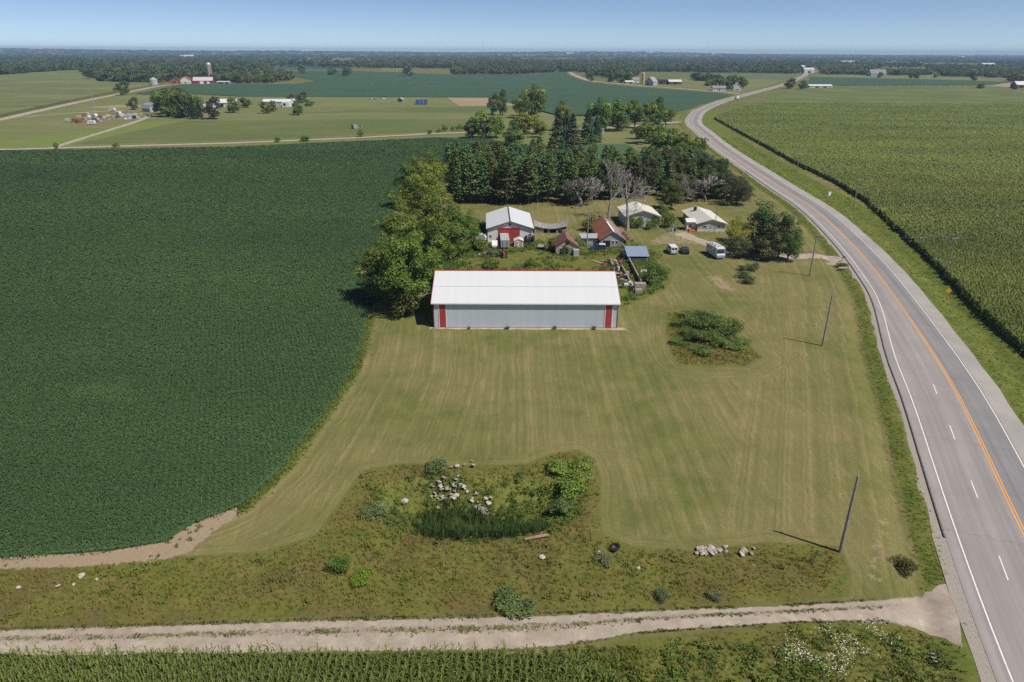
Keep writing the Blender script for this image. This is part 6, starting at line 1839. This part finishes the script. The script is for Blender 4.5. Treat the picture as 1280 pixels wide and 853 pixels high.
junk(396, 128.5, 12, (5, 2.5), 'orange implements right of the homestead yard', [M_ORANGE, M_RUSTM, M_GREYW], smax=2.5, seed=18)
def camper(px, py, L, body, label, rz, cat='camper'):
    b = base(px, py); t_ = thing('camper', label, cat, b, rz)
    MB().prism([(-L / 2, .6), (L / 2, .6), (L / 2 + .2, 1.6), (L / 2 - .4, 2.9), (-L / 2 + .3, 2.9), (-L / 2 - .2, 1.8)], -1.15, 1.15, 'x').build('body', body, t_, .06)
    wheels(t_, (-1.05, 1.05), (-.5, .5), .4)
    for s in (-1, 1):
        for y_ in (-L * .28, L * .1): MB().box((s * 1.17, y_, 1.9), (.04, 1.1, .6)).build('window', M_GLASS, t_)
camper(107, 145.5, 6, M_TANW, 'pinkish tan camper left of the homestead lane', R(80))
camper(118, 147, 6.5, M_WHITE_V, 'white camper at the back of the junk row', R(60))
camper(120, 152, 6, M_GREYM, 'grey dark camper in the middle of the junk row', R(70))
camper(115, 156, 5, M_WHITE_P, 'off white camper nearest the gravel lane', R(95))
camper(141, 139.5, 5, M_WHITE_V, 'bright white camper behind the scattered junk', R(85))
camper(148, 144, 5, M_WHITE_P, 'cream camper next to the round topped shed', R(70))
b = base(121, 147)
t_ = thing('light_pole', 'tall thin pole rising over the junk row', 'pole', b); MB().tube([(0, 0, 0), (0, 0, 22)], [.22, .1], 8).build('pole', M_GREYP, t_); MB().box((.6, 0, 21.6), (1.3, .2, .15)).build('lamp_arm', M_STEEL, t_)
farm('house', 'white roofed house left half hidden by the brownish tree', 263, 140, 12, 10, 4, 2.5, 'x', M_WHITE_P, M_SILV, R(10), [(2, 1.2, 2.2)], 4, 'house')
farm('house', 'wide house with bright silver roof behind the yard trees', 283, 134, 18, 12, 4, 3, 'x', M_CREAM, M_WROOF, R(8), [(-4, 3, 3)], 5, 'house')
t_ = farm('long_building', 'long white building with many bays in the homestead yard', 346, 133.5, 27, 12, 4.6, 2.0, 'x', M_WHITE_P, M_WROOF, R(2), (), 0, 'building')
for i in range(9): panel(t_, 'bay', paint('bay_grey', (.33, .32, .36), .7, .2, 1) if i == 0 else bpy.data.materials['bay_grey'], -11.5 + i * 2.1, 0, .4, 1.2, 3.4, .1)
MB().box((10, -2.2, 2.3), (7, 4.4, 4.6)).build('wing', M_WHITE_P, t_); panel(t_, 'window', M_DARK, 9, -4.4, 1.2, 2.4, 2.2, .1)
farm('shed', 'tiny white shed right of the long white building', 369, 129, 6, 5, 2.6, 1.4, 'x', M_WHITE_P, M_WROOF, 0, [(0, 1.4, 2)], 1, 'shed')
farm('shack', 'grey shack standing left of the blue solar panels', 500, 127.5, 6, 5, 2.4, 1.6, 'y', M_GREYW, M_GREYM, R(-20), [(0, 1.6, 2)], 1, 'shack')
for i, px in enumerate((521.5, 526.6, 531.8)):
    b = base(px, 131)
    if i == 0:
        sp = thing('solar_panel', 'dark blue tilted solar panel table on the lawn of the homestead', 'solar panel', b, R(3), 'solar panel tables')
        MB().prism([(0, .7), (8.5, 4.4), (8.5, 4.52), (0, .82)], -1.9, 1.9, 'x').build('panel', M_PANEL, sp)
        for yy in (1.2, 7.2):
            for xx in (-1.3, 1.3): MB().tube([(xx, yy, -.2), (xx, yy, .68 + yy * .433)], .09, 6).build('post', M_STEEL, sp)
        MB().box((0, 4.2, 2.2), (.12, 8, .1)).build('rail', M_STEEL, sp)
    else: copy_thing(sp, b, R(3))
# red farm by the woods
b = base(193, 106.5)
t_ = thing('grain_bin', 'silver grain bin with conical roof at the pale corn field corner', 'grain bin', b)
MB().cyl((0, 0, 4), 5.6, 8.4, 24).build('bin', M_SILV, t_); MB().cyl((0, 0, 9.8), 5.9, 3.4, 24, r2=.5).build('roof', M_SILV, t_); MB().cyl((0, 0, 11.7), .6, .7, 10).build('vent_cap', M_STEEL, t_)
junk(205, 106.3, 12, (7, 2.5), 'red farm implements beside the silver grain bin', [M_REDV, M_ORANGE, M_REDV], smax=4, seed=21, hz=1)
farm('red_shed', 'faded red shed left of the white farmhouse', 218.5, 104.8, 14, 10, 5, 4, 'y', M_REDB, M_RUSTM, R(15), [(0, 3, 3.4)], 2, 'shed')
farm('farmhouse', 'white two storey farmhouse with red roof by the country road', 232, 104.8, 15, 12, 6.5, 4.5, 'y', M_WHITE_P, M_REDB, R(8), [(0, 1.6, 2.4)], 4, 'house')
t_ = farm('red_barn', 'crimson barn with white doors and pale roof under the silo', 254, 105, 30, 14, 5, 5, 'x', M_MAROON, paint('pink_grey_roof', (.55, .47, .48), .6, .2, 1), R(12), [(-2, 6, 4.6), (8, 4, 3.4)], 0, 'barn', doorm=M_WTRIM)
farm('barn_wing', 'dark red low barn joined at the left of the crimson barn', 243, 104.6, 14, 10, 4.5, 3, 'y', M_MAROON, M_MAROON, R(12), [(0, 2.6, 3)], 0, 'barn')
b = base(264, 103.5)
t_ = thing('silo', 'tall tan concrete silo with pale dome behind the crimson barn', 'silo', b)
MB().cyl((0, 0, 14), 3.9, 29, 24).build('tower', paint('silo_concrete', (.40, .33, .27), .9, .2, .4), t_); MB().dome((0, 0, 28.5), 4.0, 3.6, 24).build('dome', M_SILV, t_); MB().box((3.6, -2.6, 14), (.9, .9, 27)).build('chute', M_CONC, t_)
for z in range(2, 28, 3): MB().cyl((0, 0, z), 3.96, .16, 24).build('hoop', M_STEEL, t_)
farm('open_shed', 'low white roofed open shed right of the silo', 279, 104.9, 20, 8, 2.8, 1, 'x', M_GREYP, M_WROOF, R(4), [(-4, 8, 2.4), (6, 5, 2.4)], 0, 'shed')
farm('far_house', 'left one of two white buildings above the dark woods', 229, 73.2, 60, 40, 12, 8, 'x', M_WHITE_P, M_WROOF, 0, [(0, 6, 6)], 5, 'building')
farm('far_house', 'right one of two white buildings above the dark woods', 237, 73.0, 50, 40, 11, 9, 'x', M_WHITE_P, M_WROOF, R(20), [(0, 6, 6)], 5, 'building')
farm('white_barn', 'white barn standing among woods beyond the soybean field', 577, 84, 17, 18, 8, 9, 'y', M_WHITE_P, M_WROOF, R(-25), [(0, 4, 5)], 3, 'barn')
farm('far_shed', 'pale shed in the distance left of the white barn', 426, 80, 26, 16, 7, 4, 'x', M_WHITE_P, M_WROOF, R(5), [(0, 4, 4)], 0, 'shed')
# farm on the gravel road, centre right
farm('grey_barn', 'grey arched barn with white doors beside the tan silo', 811, 107.2, 15, 18, 6, 7, 'y', M_GREYP, M_GREYM, R(-35), [(-2, 3, 4)], 3, 'barn')
b = base(803.5, 105.5)
t_ = thing('silo', 'short tan silo left of the grey arched barn', 'silo', b)
MB().cyl((0, 0, 8), 2.8, 17, 20).build('tower', paint('tan_silo', (.50, .36, .22), .9, .2, .4), t_); MB().dome((0, 0, 16.5), 2.9, 2.2, 20).build('dome', M_TANW, t_)
farm('farmhouse', 'white house with dark roof left of the tan silo', 795, 103.8, 12, 10, 5, 4, 'x', M_WHITE_P, M_SHING, R(10), [(0, 1.4, 2.3)], 4, 'house')
farm('low_building', 'low pale shed at the roadside left of the farm', 787, 105, 14, 8, 3.4, 1.6, 'x', M_TANW, M_WHITE_P, R(8), [(2, 3, 2.8)], 2, 'shed')
farm('dark_shed', 'long dark shed right of the grey barn', 830.5, 105.8, 24, 14, 4.6, 3, 'x', M_RUSTM, M_DARK, R(3), [(-5, 4, 4), (5, 4, 4)], 0, 'shed')
farm('pole_barn', 'white roofed shed joined to the long dark shed', 844, 106, 22, 13, 4.6, 3, 'x', M_RUSTM, M_WROOF, R(3), [(0, 5, 4)], 0, 'shed')
farm('pale_house', 'pale blue house half hidden behind the spruces', 749, 167.5, 6.5, 8, 8.5, 3, 'y', paint('pale_blue_siding', (.44, .50, .58), .7, .1, 1), M_SHING, R(10), [(0, 1.2, 2.2)], 2, 'house')
farm('roadside_house', 'white house left of the trees at the far road junction', 899, 114, 18, 11, 4, 3, 'x', M_WHITE_P, M_SHING, R(-5), [(0, 1.4, 2.3)], 4, 'house')
farm('roadside_house', 'white gabled house right of the trees at the far road junction', 921.5, 113.4, 11, 12, 5.5, 4.5, 'y', M_WHITE_P, M_WHITE_P, R(-10), [(0, 1.4, 2.3)], 2, 'house')
farm('field_building', 'low white roofed building at the top edge of the corn field', 1026, 111.0, 36, 14, 3.8, 2, 'x', M_WHITE_P, M_WROOF, R(3), [(-6, 4, 3), (6, 4, 3)], 6, 'building')
farm('crest_building', 'white building at the crest of the highway', 1011.5, 91.6, 28, 20, 9, 4, 'x', M_WHITE_P, M_WROOF, R(3), [(0, 8, 5)], 3, 'building')
farm('dark_house', 'dark roofed house beyond the narrow soybean strip', 1098, 95.6, 38, 20, 6, 9, 'x', M_GREYP, M_SHING, R(3), [(0, 2, 3)], 5, 'house')
farm('red_barn', 'dark red barn at the right edge of the picture', 1279, 110.3, 24, 14, 5, 5, 'x', M_MAROON, M_WROOF, R(5), [(-4, 4, 4)], 0, 'barn')
farm('pale_shed', 'pale pinkish shed in the woods at far right', 1236, 84.5, 50, 26, 11, 5, 'x', M_CREAM, M_WROOF, 0, [(0, 6, 6)], 0, 'shed')
for i, (px, py, w, l) in enumerate(((1060, 80, 70, 'long cream building beyond the highway crest'), (1202, 72.4, 90, 'white buildings near the skyline at right'), (713, 70.6, 110, 'pale elevator building on the middle skyline'), (892, 71.4, 60, 'little white tower block on the skyline'), (1004, 88, 20, 'tan shed left of the crest building'))):
    farm('skyline_building', l, px, py, w, w * .5, 10 + 6 * (i in (2, 3)), 4, 'x', M_WHITE_P if i != 4 else M_TANW, M_WROOF, R(10 * i), [(0, 8, 6)], 0, 'building')
for i in range(13):
    px = 1062 + i * 12.3 + random.uniform(-4, 4)
    b = base(px, 111 - .1 * (i % 3))
    if i == 0:
        mk = thing('field_marker', 'pale marker board on a stake along the far corn edge', 'marker', b, 0, 'marker boards along the far corn edge')
        MB().box((0, 0, 1.6), (.12, .12, 3.4)).build('stake', M_GREYW, mk); MB().box((0, -.1, 3.6), (1.1, .08, 1.2)).build('board', M_WHITE_P, mk)
    else: copy_thing(mk, b, 0)
# white truck on the highway
b = G(921.3, 124.2)
v = thing('truck', 'white box truck driving on the highway past the bend', 'truck', (b[0], b[1], .07), R(138))
MB().box((0, 1.2, 2.1), (2.4, 6, 2.7)).build('cargo_box', M_WHITE_V, v, .04)
MB().prism([(-4.4, .6), (-1.9, .6), (-1.9, 2.4), (-3.0, 2.45), (-3.5, 1.6), (-4.4, 1.4)], -1.1, 1.1, 'x').build('cab', M_WHITE_V, v, .05)
MB().box((0, -3.3, 2.0), (1.9, .1, .6)).build('windshield', M_GLASS, v); MB().box((0, -.2, .6), (1.2, 7.5, .3)).build('frame', M_BLACK, v)
wheels(v, (-1.0, 1.0), (-3.3, 2.6), .48, .3)
# radio mast on the skyline
b = base(604, 70.5)
t_ = thing('radio_mast', 'hair thin radio mast on the skyline', 'mast', b); MB().tube([(0, 0, 0), (0, 0, 150)], [1.3, .8], 4).build('mast', M_STEEL, t_); MB().box((0, 0, 148), (2.6, 2.6, 3)).build('beacon', M_STEEL, t_)

# ------------------------------------------------------------------ air, light, camera
hm, nt = new_mat('haze_air')
pv = nd(nt, 'VolumePrincipled', {'Color': (.50, .72, 1.0, 1), 'Density': HAZE, 'Anisotropy': .0})
o_ = nd(nt, 'OutputMaterial'); nt.links.new(pv.outputs[0], o_.inputs['Volume'])
zlo = float(GZ.min()) - 1.0
hb = MB().box((0, 7300, (92 + zlo) / 2), (36000, 15600, 92 - zlo)).build('haze', hm)
tag(hb, 'thin blue summer haze over the farmland', 'haze', kind='stuff')

w = bpy.data.worlds.new('World'); SC.world = w; w.use_nodes = True
nt = w.node_tree; nt.nodes.clear()
SUN_EL, SUN_AZ = R(55), math.atan2(.86, -.51)               # azimuth from +Y towards +X
sky = nt.nodes.new('ShaderNodeTexSky'); sky.sky_type = 'NISHITA'; sky.sun_disc = False
sky.sun_elevation = SUN_EL; sky.sun_rotation = SUN_AZ
sky.altitude = 300; sky.air_density = SKY[1]; sky.dust_density = SKY[2]; sky.ozone_density = SKY[3]
bg = nt.nodes.new('ShaderNodeBackground'); bg.inputs['Strength'].default_value = SKY[0]
ow = nt.nodes.new('ShaderNodeOutputWorld')
nt.links.new(sky.outputs[0], bg.inputs[0]); nt.links.new(bg.outputs[0], ow.inputs[0])

sl = bpy.data.lights.new('sun', 'SUN'); sl.energy = SUN_E; sl.angle = R(.55); sl.color = (1.0, .95, .87)
so = bpy.data.objects.new('sun', sl); COL.objects.link(so)
dirv = Vector((math.sin(SUN_AZ) * math.cos(SUN_EL), math.cos(SUN_AZ) * math.cos(SUN_EL), math.sin(SUN_EL)))
so.rotation_euler = dirv.to_track_quat('Z', 'Y').to_euler(); so.location = (60, -40, 120)

cd = bpy.data.cameras.new('camera'); cd.sensor_width = 36.0; cd.sensor_fit = 'HORIZONTAL'; cd.lens = FPX / 1280 * 36
cd.clip_start = .5; cd.clip_end = 60000
co = bpy.data.objects.new('camera', cd); COL.objects.link(co)
co.matrix_world = Matrix.Translation((0, 0, CAM_H)) @ Matrix.Rotation(PI / 2 - PITCH, 4, 'X') @ Matrix.Rotation(ROLL, 4, 'Z')
SC.camera = co
SC.view_settings.view_transform = 'Standard'; SC.view_settings.look = 'None'
SC.view_settings.exposure = EXPO; SC.view_settings.gamma = 1
SC.render.engine = 'CYCLES'
cy = SC.cycles
cy.max_bounces = 8; cy.diffuse_bounces = 4; cy.glossy_bounces = 2; cy.transmission_bounces = 3; cy.volume_bounces = 0; cy.transparent_max_bounces = 4
cy.use_denoising = False
try: cy.denoiser = 'OPENIMAGEDENOISE'; cy.denoising_input_passes = 'RGB_ALBEDO_NORMAL'; cy.denoising_prefilter = 'ACCURATE'
except Exception: pass
SC.render.use_persistent_data = False
